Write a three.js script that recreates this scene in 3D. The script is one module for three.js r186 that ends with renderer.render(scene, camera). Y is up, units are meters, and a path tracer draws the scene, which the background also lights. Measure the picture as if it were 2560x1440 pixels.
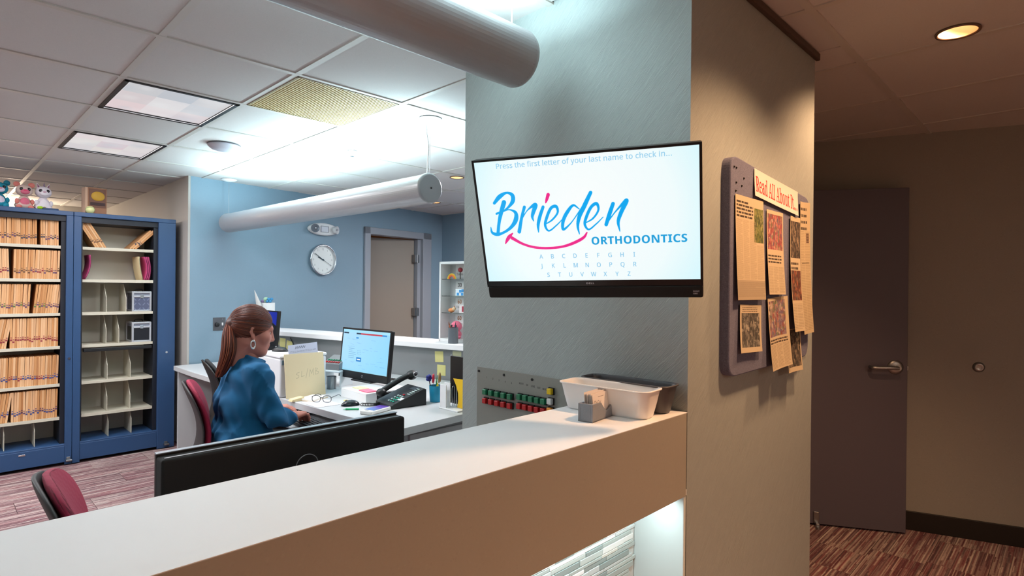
import * as THREE from 'three';
import { RoundedBoxGeometry } from 'three/addons/geometries/RoundedBoxGeometry.js';
import { mergeGeometries } from 'three/addons/utils/BufferGeometryUtils.js';
import { MarchingCubes } from 'three/addons/objects/MarchingCubes.js';
import { RectAreaLightUniformsLib } from 'three/addons/lights/RectAreaLightUniformsLib.js';

// ---------------------------------------------------------------- camera, exposure, large lights
const scene = new THREE.Scene();
scene.background = new THREE.Color(0x000000);
const camera = new THREE.PerspectiveCamera(53.04, 2560 / 1440, 0.05, 60);
camera.position.set(0, 1.45, 0);
camera.rotation.set(-0.0016, -0.7928, 0.01, 'YXZ');
const renderer = new THREE.WebGLRenderer({ antialias: true });
renderer.toneMapping = THREE.LinearToneMapping;
renderer.toneMappingExposure = 1.0;
renderer.shadowMap.enabled = true;
RectAreaLightUniformsLib.init();
const COOL = new THREE.Color(0.66, 0.93, 1.0), WARM = new THREE.Color(1.0, 0.56, 0.29);
const DESK_TUBE = 105, NEAR_TUBE = 78, TROFFER = 28, HALL_CAN = 7, LOBBY_CAN = 11.5, LED = 26, BACK_CAN = 3;

// ---------------------------------------------------------------- helpers
let seed = 7;
const rnd = () => { seed = (seed + 0x6d2b79f5) | 0; let t = Math.imul(seed ^ (seed >>> 15), 1 | seed); t = (t + Math.imul(t ^ (t >>> 7), 61 | t)) ^ t; return ((t ^ (t >>> 14)) >>> 0) / 4294967296; };
const rr = (a, b) => a + (b - a) * rnd();
const names = new Map();
function numbered(n) { const k = names.get(n) || 0; names.set(n, k + 1); return k ? n + '_' + String(k).padStart(3, '0') : n; }
const std = (color, roughness = 0.6, metalness = 0, more = {}) => new THREE.MeshStandardMaterial({ color, roughness, metalness, ...more });
const phys = (color, roughness, more = {}) => new THREE.MeshPhysicalMaterial({ color, roughness, ...more });
function canvasTex(w, h, draw, srgb = true) {
  const c = document.createElement('canvas'); c.width = w; c.height = h; draw(c.getContext('2d'), w, h);
  const t = new THREE.CanvasTexture(c); if (srgb) t.colorSpace = THREE.SRGBColorSpace;
  t.wrapS = t.wrapT = THREE.RepeatWrapping; t.anisotropy = 8; return t;
}
// box projection of uv in metres; s = metres per repeat
function wuv(g, s = 1) {
  const p = g.attributes.position, n = g.attributes.normal, uv = new Float32Array(p.count * 2);
  for (let i = 0; i < p.count; i++) {
    const ax = Math.abs(n.getX(i)), ay = Math.abs(n.getY(i)), az = Math.abs(n.getZ(i));
    let u, v;
    if (ax >= ay && ax >= az) { u = p.getZ(i); v = p.getY(i); } else if (ay >= az) { u = p.getX(i); v = p.getZ(i); } else { u = p.getX(i); v = p.getY(i); }
    uv[2 * i] = u / s; uv[2 * i + 1] = v / s;
  }
  g.setAttribute('uv', new THREE.BufferAttribute(uv, 2)); return g;
}
const plain = (g) => { const k = g.index ? g.toNonIndexed() : g; for (const a of Object.keys(k.attributes)) if (!['position', 'normal', 'uv'].includes(a)) k.deleteAttribute(a); if (!k.attributes.uv) k.setAttribute('uv', new THREE.BufferAttribute(new Float32Array(k.attributes.position.count * 2), 2)); return k; };
const merge = (list) => mergeGeometries(list.map(plain));
// box by its limits, with rounded edges when r > 0
function bx(x0, x1, y0, y1, z0, z1, r = 0) {
  const w = x1 - x0, h = y1 - y0, d = z1 - z0;
  const g = r > 0 ? new RoundedBoxGeometry(w, h, d, 2, Math.min(r, w / 2.01, h / 2.01, d / 2.01)) : new THREE.BoxGeometry(w, h, d);
  return g.translate((x0 + x1) / 2, (y0 + y1) / 2, (z0 + z1) / 2);
}
const cyl = (r0, r1, h, x = 0, y = 0, z = 0, n = 24) => new THREE.CylinderGeometry(r0, r1, h, n).translate(x, y, z);
const ball = (r, x, y, z, sx = 1, sy = 1, sz = 1, n = 20) => new THREE.SphereGeometry(r, n, Math.ceil(n * 0.7)).scale(sx, sy, sz).translate(x, y, z);
const V = (x, y, z) => new THREE.Vector3(x, y, z);
function tube(pts, r, n = 8, seg = 0, closed = false) {
  return new THREE.TubeGeometry(new THREE.CatmullRomCurve3(pts.map((p) => V(...p)), closed), seg || pts.length * 6, r, n, closed);
}
// closed outline [[x, y], ...] extruded along +z by d, with a small bevel
function prism(outline, d, bevel = 0) {
  const s = new THREE.Shape(outline.map((p) => new THREE.Vector2(...p)));
  return new THREE.ExtrudeGeometry(s, { depth: d - 2 * bevel, bevelEnabled: bevel > 0, bevelSize: bevel, bevelThickness: bevel, bevelSegments: 2, bevelOffset: -bevel, curveSegments: 16 }).translate(0, 0, bevel);
}
const lathe = (pts, n = 32) => new THREE.LatheGeometry(pts.map((p) => new THREE.Vector2(...p)), n);
function shadow(o) { o.castShadow = true; o.receiveShadow = true; return o; }
function part(name, geo, mat, parent, label) {
  const m = shadow(new THREE.Mesh(geo, mat)); m.name = numbered(name); parent.add(m); if (label) m.userData.label = label; return m;
}
function thing(name, label, category, [x, y, z] = [0, 0, 0], turn = 0, group) {
  const o = new THREE.Group(); o.name = numbered(name); o.position.set(x, y, z); o.rotation.y = turn;
  o.userData = { label, category }; if (group) o.userData.group = group; scene.add(o); return o;
}
function solo(name, geo, mat, label, category, group) {
  const m = part(name, geo, mat, scene); m.userData = { label, category }; if (group) m.userData.group = group; return m;
}
function struct(name, geo, mat, parent = scene) {
  const m = shadow(new THREE.Mesh(geo, mat)); m.name = name; parent.add(m); if (parent === scene) m.userData.kind = 'structure'; return m;
}
function copyOf(o, label, pos, turn) {
  const c = o.clone(); c.name = numbered(o.name.replace(/_\d{3}$/, '')); c.userData = { ...o.userData, label: label || o.userData.label };
  if (pos) c.position.set(...pos); if (turn !== undefined) c.rotation.y = turn; scene.add(c); return c;
}
function rectLight(color, intensity, w, h, pos, target, up, parent = scene) {
  const l = new THREE.RectAreaLight(color, intensity, w, h); l.position.set(...pos); if (up) l.up.set(...up); l.lookAt(...target); l.castShadow = true; parent.add(l); return l;
}

// ---------------------------------------------------------------- procedural materials
const wallpaperTex = (bump) => canvasTex(1024, 1024, (c, w, h) => {
  c.fillStyle = bump ? '#808080' : '#989f9d'; c.fillRect(0, 0, w, h);
  c.lineCap = 'round';
  for (let i = 0; i < 5200; i++) {
    const x = rr(-40, w + 40), y = rr(-40, h + 40), l = rr(18, 75), a = -0.80 + rr(-0.07, 0.07), t = rnd();
    const col = bump ? (t < 0.5 ? '255,255,255' : '0,0,0') : t < 0.45 ? '178,190,186' : t < 0.8 ? '122,134,132' : '160,166,158';
    c.strokeStyle = `rgba(${col},${rr(0.06, bump ? 0.5 : 0.27)})`; c.lineWidth = rr(1, 3.2);
    for (const dx of [-w, 0, w]) for (const dy of [-h, 0, h]) { if (x + dx < -90 || x + dx > w + 90 || y + dy < -90 || y + dy > h + 90) continue; c.beginPath(); c.moveTo(x + dx, y + dy); c.lineTo(x + dx + l * Math.cos(a), y + dy + l * Math.sin(a)); c.stroke(); }
  }
}, !bump);
const wallpaper = std(0xffffff, 0.62, 0, { map: wallpaperTex(false), bumpMap: wallpaperTex(true), bumpScale: 0.0012 });
const noiseTex = (base, spread, n = 9000, size = 512, big = 0) => canvasTex(size, size, (c, w, h) => {
  c.fillStyle = `rgb(${base.join(',')})`; c.fillRect(0, 0, w, h);
  for (let i = 0; i < n; i++) { const d = rr(-spread, spread); c.fillStyle = `rgba(${base.map((b) => Math.max(0, Math.min(255, b + d | 0))).join(',')},0.6)`; const s = rr(1, 3); c.fillRect(rr(0, w), rr(0, h), s, s); }
  for (let i = 0; i < big; i++) { const d = rr(-spread, spread) * 0.6, x = rr(0, w), y = rr(0, h), r = rr(30, 90); const gr = c.createRadialGradient(x, y, 0, x, y, r); const k = base.map((b) => b + d | 0).join(','); gr.addColorStop(0, `rgba(${k},0.35)`); gr.addColorStop(1, `rgba(${k},0)`); c.fillStyle = gr; c.fillRect(x - r, y - r, 2 * r, 2 * r); }
});
const bluePaint = std(0xffffff, 0.55, 0, { map: noiseTex([124, 150, 167], 5, 6000, 512, 12) });
const greyPaint = std(0xffffff, 0.6, 0, { map: noiseTex([176, 172, 166], 5, 6000, 512, 12) });
const lobbyPaint = std(0xb9ab98, 0.7);
const hallPaint = std(0xffffff, 0.62, 0, { map: noiseTex([146, 144, 138], 8, 12000, 512, 20) });
const tileMat = [0, 1, 2].map((k) => std(0xffffff, 0.85, 0, { map: noiseTex([205 - 3 * k, 203 - 3 * k, 201 - 3 * k], 9, 14000, 512), bumpMap: noiseTex([128, 128, 128], 60, 9000, 512), bumpScale: 0.0008 }));
const railMat = std(0xc6c3bd, 0.5), trimMat = std(0x8d959b, 0.45), whiteMat = std(0xdfe1e2, 0.5), darkMetal = std(0x14161a, 0.45), chrome = std(0xc9ccd0, 0.22, 1), steel = std(0x9a9da0, 0.35, 1), blackPlastic = std(0x0b0b0d, 0.42), matteBlack = std(0x090909, 0.8);
const laminate = std(0xebebec, 0.62);
const deskLaminate = std(0xc4c7c9, 0.4);
const fasciaMat = std(0xffffff, 0.5, 0, { map: noiseTex([158, 153, 141], 6, 9000, 512, 24) });
const glassMat = phys(0xdfeeea, 0.03, { transmission: 1, thickness: 0.004, ior: 1.5, attenuationColor: new THREE.Color(0.7, 0.9, 0.85), attenuationDistance: 0.2 });
// ---------------------------------------------------------------- the room
const CEIL = 2.40;
const carpetTex = (k) => canvasTex(512, 128, (c, w, h) => {
  const base = [[136, 112, 110], [156, 136, 130], [116, 90, 92], [146, 126, 122]][k];
  c.fillStyle = `rgb(${base.join(',')})`; c.fillRect(0, 0, w, h);
  for (let i = 0; i < 420; i++) {
    const y = rr(0, h), x = rr(-60, w), l = rr(40, 340), t = rnd();
    const col = t < 0.3 ? '84,40,50' : t < 0.5 ? '58,40,46' : t < 0.72 ? '208,194,184' : t < 0.86 ? '120,58,64' : '160,134,130';
    c.fillStyle = `rgba(${col},${rr(0.25, 0.75)})`; c.fillRect(x, y, l, rr(1, 4));
  }
  for (let i = 0; i < 5000; i++) { c.fillStyle = rnd() < 0.5 ? 'rgba(40,24,28,0.18)' : 'rgba(225,210,205,0.16)'; c.fillRect(rr(0, w), rr(0, h), rr(1, 4), 1); }
});
const carpetMats = [0, 1, 2, 3].map((k) => { const t = carpetTex(k); return std(0xffffff, 0.95, 0, { map: t, bumpMap: t, bumpScale: 0.002 }); });
const floor = struct('floor', wuv(bx(-2.4, 6.2, -0.12, -0.006, -9.3, 3.0), 1), carpetMats[3]);
{ // carpet planks laid along x, in the two stretches of floor that show
  const L = 1.0, W = 0.25, geo = {};
  const plank = (x0, x1, z) => {
    const key = (x1 - x0).toFixed(3);
    const g = geo[key] ||= [0, 0.37, 0.71].map((o) => { const b = new THREE.BoxGeometry(x1 - x0 - 0.003, 0.006, W - 0.003); const uv = b.attributes.uv; for (let i = 0; i < uv.count; i++) uv.setX(i, uv.getX(i) * (x1 - x0) + o); return b; });
    const m = part('carpet_plank', g[(rnd() * 3) | 0], carpetMats[(rnd() * 4) | 0], floor); m.position.set((x0 + x1) / 2, -0.003 + rr(0, 0.0006), z);
  };
  for (let r = 0; r < 14; r++) { const z = -5.6 + r * W, off = (r * 0.37) % 1; for (let x = -0.7 + off - 1; x < 1.9; x += L) { const a = Math.max(x, -0.7), b = Math.min(x + L, 1.9); if (b - a > 0.05) plank(+a.toFixed(3), +b.toFixed(3), z); } }
  for (let r = 0; r < 10; r++) { const z = -1.45 + r * W, off = (r * 0.41) % 1; for (let x = 2.5 + off - 1; x < 5.1; x += L) { const a = Math.max(x, 2.5), b = Math.min(x + L, 5.0); if (b - a > 0.05) plank(+a.toFixed(3), +b.toFixed(3), z); } }
}
// walls
const clockA = [1.616, -5.608], clockB = [4.86, -6.095], clockYaw = Math.atan2(-(clockB[1] - clockA[1]), clockB[0] - clockA[0]);
const clockWall = new THREE.Group(); clockWall.name = 'wall_back'; clockWall.userData.kind = 'structure'; scene.add(clockWall);
clockWall.position.set(clockA[0], 0, clockA[1]); clockWall.rotation.y = clockYaw;      // local x runs along the wall to the right, +z faces the room
const DOOR0 = 2.008, DOOR1 = 2.905, DOORH = 2.07;                                      // door opening in local x
{ const t = 0.12, len = 3.28;
  struct('wall_panel', wuv(bx(0.019, DOOR0, 0, CEIL + 0.12, -t, 0)), bluePaint, clockWall);
  struct('wall_panel_001', wuv(bx(DOOR1, len, 0, CEIL + 0.12, -t, 0)), bluePaint, clockWall);
  struct('wall_panel_002', wuv(bx(DOOR0, DOOR1, DOORH, CEIL + 0.12, -t, 0)), bluePaint, clockWall); }
struct('wall_side', wuv(prism([[1.616, 5.609], [1.639, 5.6125], [1.736, 5.74], [1.736, 9.0], [1.616, 9.0]], CEIL + 0.12).rotateX(-Math.PI / 2)), greyPaint);
struct('wall_rear', wuv(bx(-2.4, 1.74, 0, CEIL + 0.12, -9.12, -9.0)), greyPaint);
struct('wall_left', wuv(bx(-2.4, -2.28, 0, CEIL + 0.12, -9.0, 2.88)), greyPaint);
struct('wall_front', wuv(bx(-2.4, 6.2, 0, CEIL + 0.12, 2.88, 3.0)), lobbyPaint);
struct('wall_corridor', wuv(bx(4.84, 4.96, 0, CEIL + 0.12, -6.2, -1.715)), bluePaint);
struct('wall_divider', wuv(bx(2.50, 4.96, 0, CEIL + 0.12, -1.715, -1.60)), hallPaint);
struct('wall_column', wuv(bx(1.472, 2.50, 0, CEIL + 0.12, -1.715, -0.768), 0.62), wallpaper);
{ const hall = struct('wall_hall', wuv(bx(-1.2, 4.2, 0, CEIL + 0.12, -0.12, 0)), hallPaint);   // its line runs from behind the hall door towards the lobby
  hall.position.set(4.21, 0, -0.72); hall.rotation.y = -Math.PI / 2 + 0.333;
  const base = struct('baseboard_hall', bx(-1.1, 4.0, 0, 0.115, 0, 0.012, 0.004), std(0x17120f, 0.5)); base.position.copy(hall.position); base.rotation.copy(hall.rotation); }
struct('trim_1', bx(1.468, 2.515, 2.372, 2.399, -0.768, -0.752, 0.003), std(0x4a3a30, 0.5));    // wall angle over the column
struct('baseboard_side', bx(1.604, 1.616, 0, 0.10, -5.75, -5.60, 0.003), std(0x6d6266, 0.6));
struct('baseboard_back', bx(0, DOOR0 - 0.06, 0, 0.10, 0, 0.012, 0.003), std(0x6d6266, 0.6)).position.set(clockA[0], 0, clockA[1]);
scene.getObjectByName('baseboard_back').rotation.y = clockYaw;
{ // the room behind the open door
  const g = new THREE.Group(); g.name = 'wall_beyond'; g.userData.kind = 'structure'; g.position.copy(clockWall.position); g.rotation.y = clockYaw; scene.add(g);
  struct('wall_panel_003', bx(1.2, 1.3, 0, CEIL + 0.12, -2.3, -0.13), std(0xa58c70, 0.7), g); struct('wall_panel_004', bx(3.3, 3.4, 0, CEIL + 0.12, -2.3, -0.13), std(0xa58c70, 0.7), g); struct('wall_panel_005', bx(1.2, 3.4, 0, CEIL + 0.12, -2.4, -2.3), std(0xa58c70, 0.7), g);
}
// door frame and door in the back wall
{ const d = new THREE.Group(); d.name = 'door_1'; d.userData.kind = 'structure'; d.position.copy(clockWall.position); d.rotation.y = clockYaw; scene.add(d);
  const f = 0.062;
  part('door_frame', merge([bx(DOOR0 - f, DOOR0 + 0.02, 0, DOORH + f, -0.125, 0.028, 0.006), bx(DOOR1 - 0.02, DOOR1 + 0.13, 0, DOORH + f, -0.125, 0.028, 0.006), bx(DOOR0 - f, DOOR1 + 0.13, DOORH - 0.02, DOORH + f, -0.125, 0.028, 0.006), bx(DOOR1 - 0.075, DOOR1 - 0.02, 0, DOORH - 0.02, -0.125, -0.02, 0.004)]), std(0x9097a0, 0.45), d);
  const leaf = part('door_leaf', bx(-0.80, 0, 0.01, DOORH - 0.03, -0.04, 0, 0.003), std(0x8a8177, 0.55), d); leaf.position.set(DOOR1 - 0.085, 0, -0.075); leaf.rotation.y = -0.26;
  part('door_gap_strip', bx(DOOR1 - 0.105, DOOR1 - 0.075, 0, DOORH - 0.03, -0.12, -0.085), matteBlack, d);
  for (const y of [0.32, 1.12, 1.80]) { const h = part('hinge', merge([bx(DOOR1 - 0.12, DOOR1 - 0.045, y - 0.05, y + 0.05, -0.075, -0.016, 0.002), cyl(0.009, 0.009, 0.11, DOOR1 - 0.085, y, -0.012, 12)]), steel, d); h.userData.label = 'steel hinge'; } }
// half wall with its ledge between office and corridor: local x runs towards the camera along the ledge, +z faces the office
const K = 1.1316, LEDGE0 = [2.06 * K, -4.486 * K], ledgeYaw = Math.atan2(-0.976, 0.219), LY = (y) => 1.45 + (y - 1.45) * K;   // everything on the half wall is set out in units of K metres
const ledgeAt = (s, off, y = 1.45) => [LEDGE0[0] + K * (0.219 * s + 0.976 * off), LY(y), LEDGE0[1] + K * (0.976 * s - 0.219 * off)];
{ const w = struct('wall_low', wuv(bx(-0.62, 2.9, 0, 0.979, -0.22, -0.068)), std(0x7f8284, 0.6)); w.position.set(LEDGE0[0], 0, LEDGE0[1]); w.rotation.y = ledgeYaw;
  const l = solo('ledge', bx(-0.60, 2.9, 0.98, 1.02, -0.30, 0, 0.004), laminate, 'long white laminate ledge capping the half wall behind the desk', 'ledge'); l.position.set(LEDGE0[0], 0, LEDGE0[1]); l.rotation.y = ledgeYaw; }

// ---------------------------------------------------------------- ceiling
const ceiling = struct('ceiling', bx(-2.4, 6.2, CEIL + 0.12, CEIL + 0.18, -9.12, 3.0), std(0x8a8886, 0.9));
const GX = [-1.8, -1.2, -0.59, 0.03, 0.63, 1.17, 1.74, 2.37, 3.01, 3.65, 4.29, 4.84], GZ = [2.88, 2.26, 1.64, 1.02, 0.4, -0.04, -0.66, -1.28, -1.905, -2.53, -3.155, -3.79, -4.47, -5.14, -5.76, -6.38, -7.0, -7.62, -8.24, -9.0];
const CANS = [[2.645, -0.328, 0.067], [1.74, -0.21, 0.067], [3.24, -3.88, 0.062], [4.03, -5.225, 0.072], [0.85, 1.55, 0.067], [-0.5, 1.55, 0.067]];   // downlights that sit in a tile: x, z, radius of the cut-out
const special = new Set(['4,10', '4,12', '5,9', '4,0', '8,9', '10,11', '1,11', '1,13', '1,15']);                     // two light panels and the ribbed panel
{ const tg = {};
  const tile = (x0, x1, z0, z1) => {
    const can = CANS.find(([x, z]) => x > x0 && x < x1 && z > z0 && z < z1);
    if (can) { const s = new THREE.Shape([[x0, z0], [x1, z0], [x1, z1], [x0, z1]].map((p, i) => new THREE.Vector2(p[0] + (i === 0 || i === 3 ? 0.01 : -0.01), -p[1] + (i < 2 ? -0.01 : 0.01)))), hole = new THREE.Path(); hole.absarc(can[0], -can[1], can[2], 0, Math.PI * 2); s.holes.push(hole);
      part('ceiling_tile', wuv(new THREE.ExtrudeGeometry(s, { depth: 0.016, bevelEnabled: false, curveSegments: 32 }).rotateX(-Math.PI / 2).translate(0, CEIL + 0.004, 0), 0.6), tileMat[1], ceiling); return; }
    const w = x1 - x0 - 0.020, d = z1 - z0 - 0.020, k = w.toFixed(3) + d.toFixed(3);
    tg[k] ||= wuv(new RoundedBoxGeometry(w, 0.016, d, 1, 0.003), 0.6);
    const m = part('ceiling_tile', tg[k], tileMat[(rnd() * 3) | 0], ceiling); m.position.set((x0 + x1) / 2, CEIL + 0.012, (z0 + z1) / 2);
  };
  for (let i = 0; i < GX.length - 1; i++) for (let j = 0; j < GZ.length - 1; j++) {
    const x0 = GX[i], x1 = i === 5 && GZ[j + 1] > -1.4 ? (j === 5 ? 1.50 : 1.472) : GX[i + 1], z1 = GZ[j], z0 = GZ[j + 1];
    if (special.has(i + ',' + j)) continue;
    if (j < 5 && i > 4) { if (i === 5) tile(x0, 1.50, z0, z1); continue; }
    if (x0 > 1.6 && z0 > -1.75) continue;              // column and hall
    if (x0 > 1.7 && z1 < -5.9) continue;               // behind the clock wall
    tile(x0, x1, z0, z1);
  }
  const hx = [1.50, 2.10, 2.73, 3.36, 3.99, 4.62, 5.25], hz = [2.88, 2.48, 1.86, 1.24, 0.61, -0.03, -0.66, -1.28, -1.6];
  for (let i = 0; i < 6; i++) for (let j = 0; j < 8; j++) { if (j > 5 && i < 2) continue; tile(hx[i], hx[i + 1], hz[j + 1], hz[j]); }
  for (const [a, b] of [[1.50, 2.10], [2.10, 2.50]]) part('ceiling_tile', bx(a + 0.008, b - 0.002, CEIL + 0.003, CEIL + 0.02, -0.775, -0.668), tileMat[1], ceiling); tile(2.50, 2.73, -1.28, -0.66); tile(2.50, 2.73, -1.6, -1.28);
  for (const x of GX) part('ceiling_rail', bx(x - 0.0135, x + 0.0135, CEIL - 0.001, CEIL + 0.006, x > 1.7 ? -6.1 : -9.0, x > 1.5 ? -1.715 : x > 1.2 ? -0.04 : 2.88), railMat, ceiling);
  for (const z of GZ.slice(1, -1)) part('ceiling_rail', bx(-1.8, z < -5.7 ? 1.62 : z < -1.75 ? 4.84 : z < -0.7 ? 1.472 : 1.5, CEIL - 0.0016, CEIL + 0.006, z - 0.0135, z + 0.0135), railMat, ceiling);
  for (const x of hx) part('ceiling_rail', bx(x - 0.0135, x + 0.0135, CEIL - 0.001, CEIL + 0.006, x < 2.5 ? -0.765 : -1.6, 2.88), railMat, ceiling);
  for (const z of hz) part('ceiling_rail', bx(z < -0.7 ? 2.5 : 1.514, 5.25, CEIL - 0.0016, CEIL + 0.006, z - 0.0135, z + 0.0135), railMat, ceiling);
}
// two lay-in light panels with a cloudy patchwork diffuser
const cloudTex = (k) => canvasTex(256, 256, (c, w, h) => {
  const cols = k ? ['#f2e8ea', '#eee6ec', '#e9e4e8', '#f0eceb', '#ead7df', '#efe9ea', '#e7e3e6', '#f1eae8', '#ece5e8'] : ['#d9dade', '#cfd3da', '#e4e2e4', '#e6dcdf', '#f1eef0', '#dfe1e6', '#f3dfe2', '#f5ecee', '#efe3e6'];
  for (let i = 0; i < 3; i++) for (let j = 0; j < 3; j++) { c.fillStyle = cols[j * 3 + i]; c.fillRect(i * 86, j * 86, 87, 87); }
  for (let i = 0; i < 14; i++) { const x = rr(0, w), y = rr(0, h), r = rr(20, 60), g = c.createRadialGradient(x, y, 0, x, y, r), col = rnd() < 0.5 ? '255,255,255' : '196,206,220'; g.addColorStop(0, `rgba(${col},0.35)`); g.addColorStop(1, `rgba(${col},0)`); c.fillStyle = g; c.fillRect(0, 0, w, h); }
});
function troffer(i, j, k, label, power = TROFFER, tint = new THREE.Color(1.0, 0.95, 0.97)) {
  const x0 = GX[i] + 0.012, x1 = GX[i + 1] - 0.012, z1 = GZ[j] - 0.012, z0 = GZ[j + 1] + 0.012;
  const t = thing('ceiling_light', label, 'ceiling light', [(x0 + x1) / 2, CEIL, (z0 + z1) / 2]);
  const w = (x1 - x0) / 2, d = (z1 - z0) / 2, b = 0.022;
  part('frame', merge([bx(-w, w, -0.006, 0.02, -d, -d + b, 0.002), bx(-w, w, -0.006, 0.02, d - b, d, 0.002), bx(-w, -w + b, -0.006, 0.02, -d, d, 0.002), bx(w - b, w, -0.006, 0.02, -d, d, 0.002)]), darkMetal, t);
  const g = new THREE.BoxGeometry(2 * (w - b), 0.006, 2 * (d - b)).translate(0, 0.008, 0);
  part('diffuser', g, std(0x222222, 0.4, 0, { emissive: 0xffffff, emissiveMap: cloudTex(k), emissiveIntensity: 0.78 }), t, 'softly glowing patchwork diffuser');
  rectLight(tint, power, 2 * (w - b), 2 * (d - b), [0, -0.002, 0], [0, -5, 0], [0, 0, -1], t).lookAt((x0 + x1) / 2, 0, (z0 + z1) / 2);
}
troffer(4, 10, 0, 'larger-looking square ceiling light with black frame and patchwork diffuser, beside the yellowed ribbed panel');
troffer(4, 12, 1, 'farther square ceiling light with black frame, nearer the file cabinets', 19);
troffer(1, 11, 1, 'first of three square ceiling lights along the left side of the office, outside the view', 50, new THREE.Color(0.86, 0.96, 1));
troffer(1, 13, 0, 'second of three square ceiling lights along the left side of the office, outside the view', 50);
troffer(1, 15, 1, 'third of three square ceiling lights along the left side of the office, outside the view', 50);
troffer(8, 9, 0, 'square ceiling light in the corridor behind the column, outside the view', 40);
troffer(10, 11, 1, 'square ceiling light at the far end of the corridor behind the column, outside the view', 50);
troffer(4, 0, 1, 'square ceiling light over the lobby behind the viewer, outside the view', 32, new THREE.Color(1, 0.80, 0.64));
{ // yellowed ribbed panel
  const x0 = GX[5] + 0.012, x1 = GX[6] - 0.012, z1 = GZ[9] - 0.012, z0 = GZ[10] + 0.012;
  const t = thing('ceiling_grille', 'yellowed ribbed square panel set in the white ceiling grid', 'ceiling panel', [(x0 + x1) / 2, CEIL, (z0 + z1) / 2]);
  const w = (x1 - x0) / 2, d = (z1 - z0) / 2, m = std(0xc9b77e, 0.55);
  part('backing', bx(-w, w, 0.006, 0.016, -d, d), m, t);
  part('frame', merge([bx(-w, w, -0.004, 0.006, -d, -d + 0.008), bx(-w, w, -0.004, 0.006, d - 0.008, d), bx(-w, -w + 0.008, -0.004, 0.006, -d, d), bx(w - 0.008, w, -0.004, 0.006, -d, d)]), std(0x8f7f55, 0.6), t);
  const rib = bx(-0.0045, 0.0045, -0.003, 0.006, -d + 0.008, d - 0.008, 0.002);
  for (let i = 0; i < 40; i++) part('rib', rib, m, t).position.x = -w + 0.014 + i * (2 * w - 0.028) / 39;
}
// ---------------------------------------------------------------- pendant tubes: local x runs along the tube, origin on its axis in the middle
const tubeMat = phys(0x9a9ca0, 0.32, { clearcoat: 0.5, clearcoatRoughness: 0.2 });
function pendant(label, a, b, r, hangs, power, gap = 0.03) {
  const A = V(...a), B = V(...b), L = A.distanceTo(B), mid = A.clone().add(B).multiplyScalar(0.5);
  const t = thing('pendant_light', label, 'pendant light', mid.toArray(), Math.atan2(-(B.z - A.z), B.x - A.x));
  const prof = [], open = 0.62;                                    // half angle of the slot on top
  for (let i = 0; i <= 44; i++) { const q = Math.PI / 2 + open + (2 * Math.PI - 2 * open) * i / 44; prof.push(new THREE.Vector2(r * Math.cos(q), r * Math.sin(q))); }
  for (let i = 44; i >= 0; i--) { const q = Math.PI / 2 + open + (2 * Math.PI - 2 * open) * i / 44; prof.push(new THREE.Vector2((r - 0.004) * Math.cos(q), (r - 0.004) * Math.sin(q))); }
  const body = new THREE.ExtrudeGeometry(new THREE.Shape(prof), { depth: L - 0.03, bevelEnabled: false }).rotateY(Math.PI / 2).translate(-L / 2 + 0.015, 0, 0);
  part('shell', body, tubeMat, t);
  for (const s of [-1, 1]) { const cap = lathe([[0, 0.016], [r - 0.014, 0.016], [r - 0.004, 0.011], [r, 0.0], [r, -0.01], [r - 0.004, -0.01], [0, -0.01]], 40).rotateZ(-s * Math.PI / 2).translate(s * (L / 2 - 0.012), 0, 0); const c = part('end_cap', cap, tubeMat, t); part('screw', cyl(0.005, 0.005, 0.004, 0, 0, 0, 12).rotateZ(Math.PI / 2).translate(s * (L / 2 + 0.004), 0, 0), darkMetal, c); }
  const y = r * Math.cos(open) - 0.012, w = 2 * r * Math.sin(open) - 0.012;
  part('glowing_strip', bx(-L / 2 + gap, L / 2 - 0.03, y - 0.006, y, -w / 2, w / 2), std(0x333333, 0.4, 0, { emissive: COOL, emissiveIntensity: 2.2 }), t);
  const l = new THREE.RectAreaLight(COOL, power, L - 0.03 - gap, w); l.position.set((gap - 0.03) / 2, y + 0.002, 0); l.rotation.x = Math.PI / 2; l.castShadow = true; t.add(l);
  for (const s of hangs) {
    const x = s * (L / 2 - 0.012), top = CEIL - mid.y;
    part('suspension_cable', cyl(0.0016, 0.0016, top - r, x, (top + r) / 2, 0, 8), steel, t);
    part('canopy', lathe([[0, -0.022], [0.02, -0.02], [0.05, -0.012], [0.066, -0.002], [0.066, 0]], 32).translate(x, top, 0), whiteMat, t);
  }
  return t;
}
const farTube = pendant('long white tube light glowing on top, hung in front of the clock wall', [1.925, 2.007, -5.53], [2.005, 2.007, -2.63], 0.087, [-1, 1], DESK_TUBE, 0.42);
{ const L2 = 1.4505; // slack power cord of the far tube
  part('power_cord', tube([[L2 - 0.02, 0.37, 0.02], [L2 + 0.0, 0.30, 0.03], [L2 + 0.015, 0.23, 0.03], [L2 - 0.005, 0.15, 0.02], [L2 - 0.02, 0.085, 0.01]], 0.003, 8, 30), whiteMat, farTube); }
const nearTube = pendant('nearer grey-white tube light running across the top of the view to the wallpapered column', [-0.35, 2.161, -1.256], [1.30, 2.161, -1.256], 0.088, [-1], NEAR_TUBE);
{ part('suspension_cable', cyl(0.0022, 0.0022, 0.155, 0.787, 0.162, 0, 8), whiteMat, nearTube); }

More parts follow.
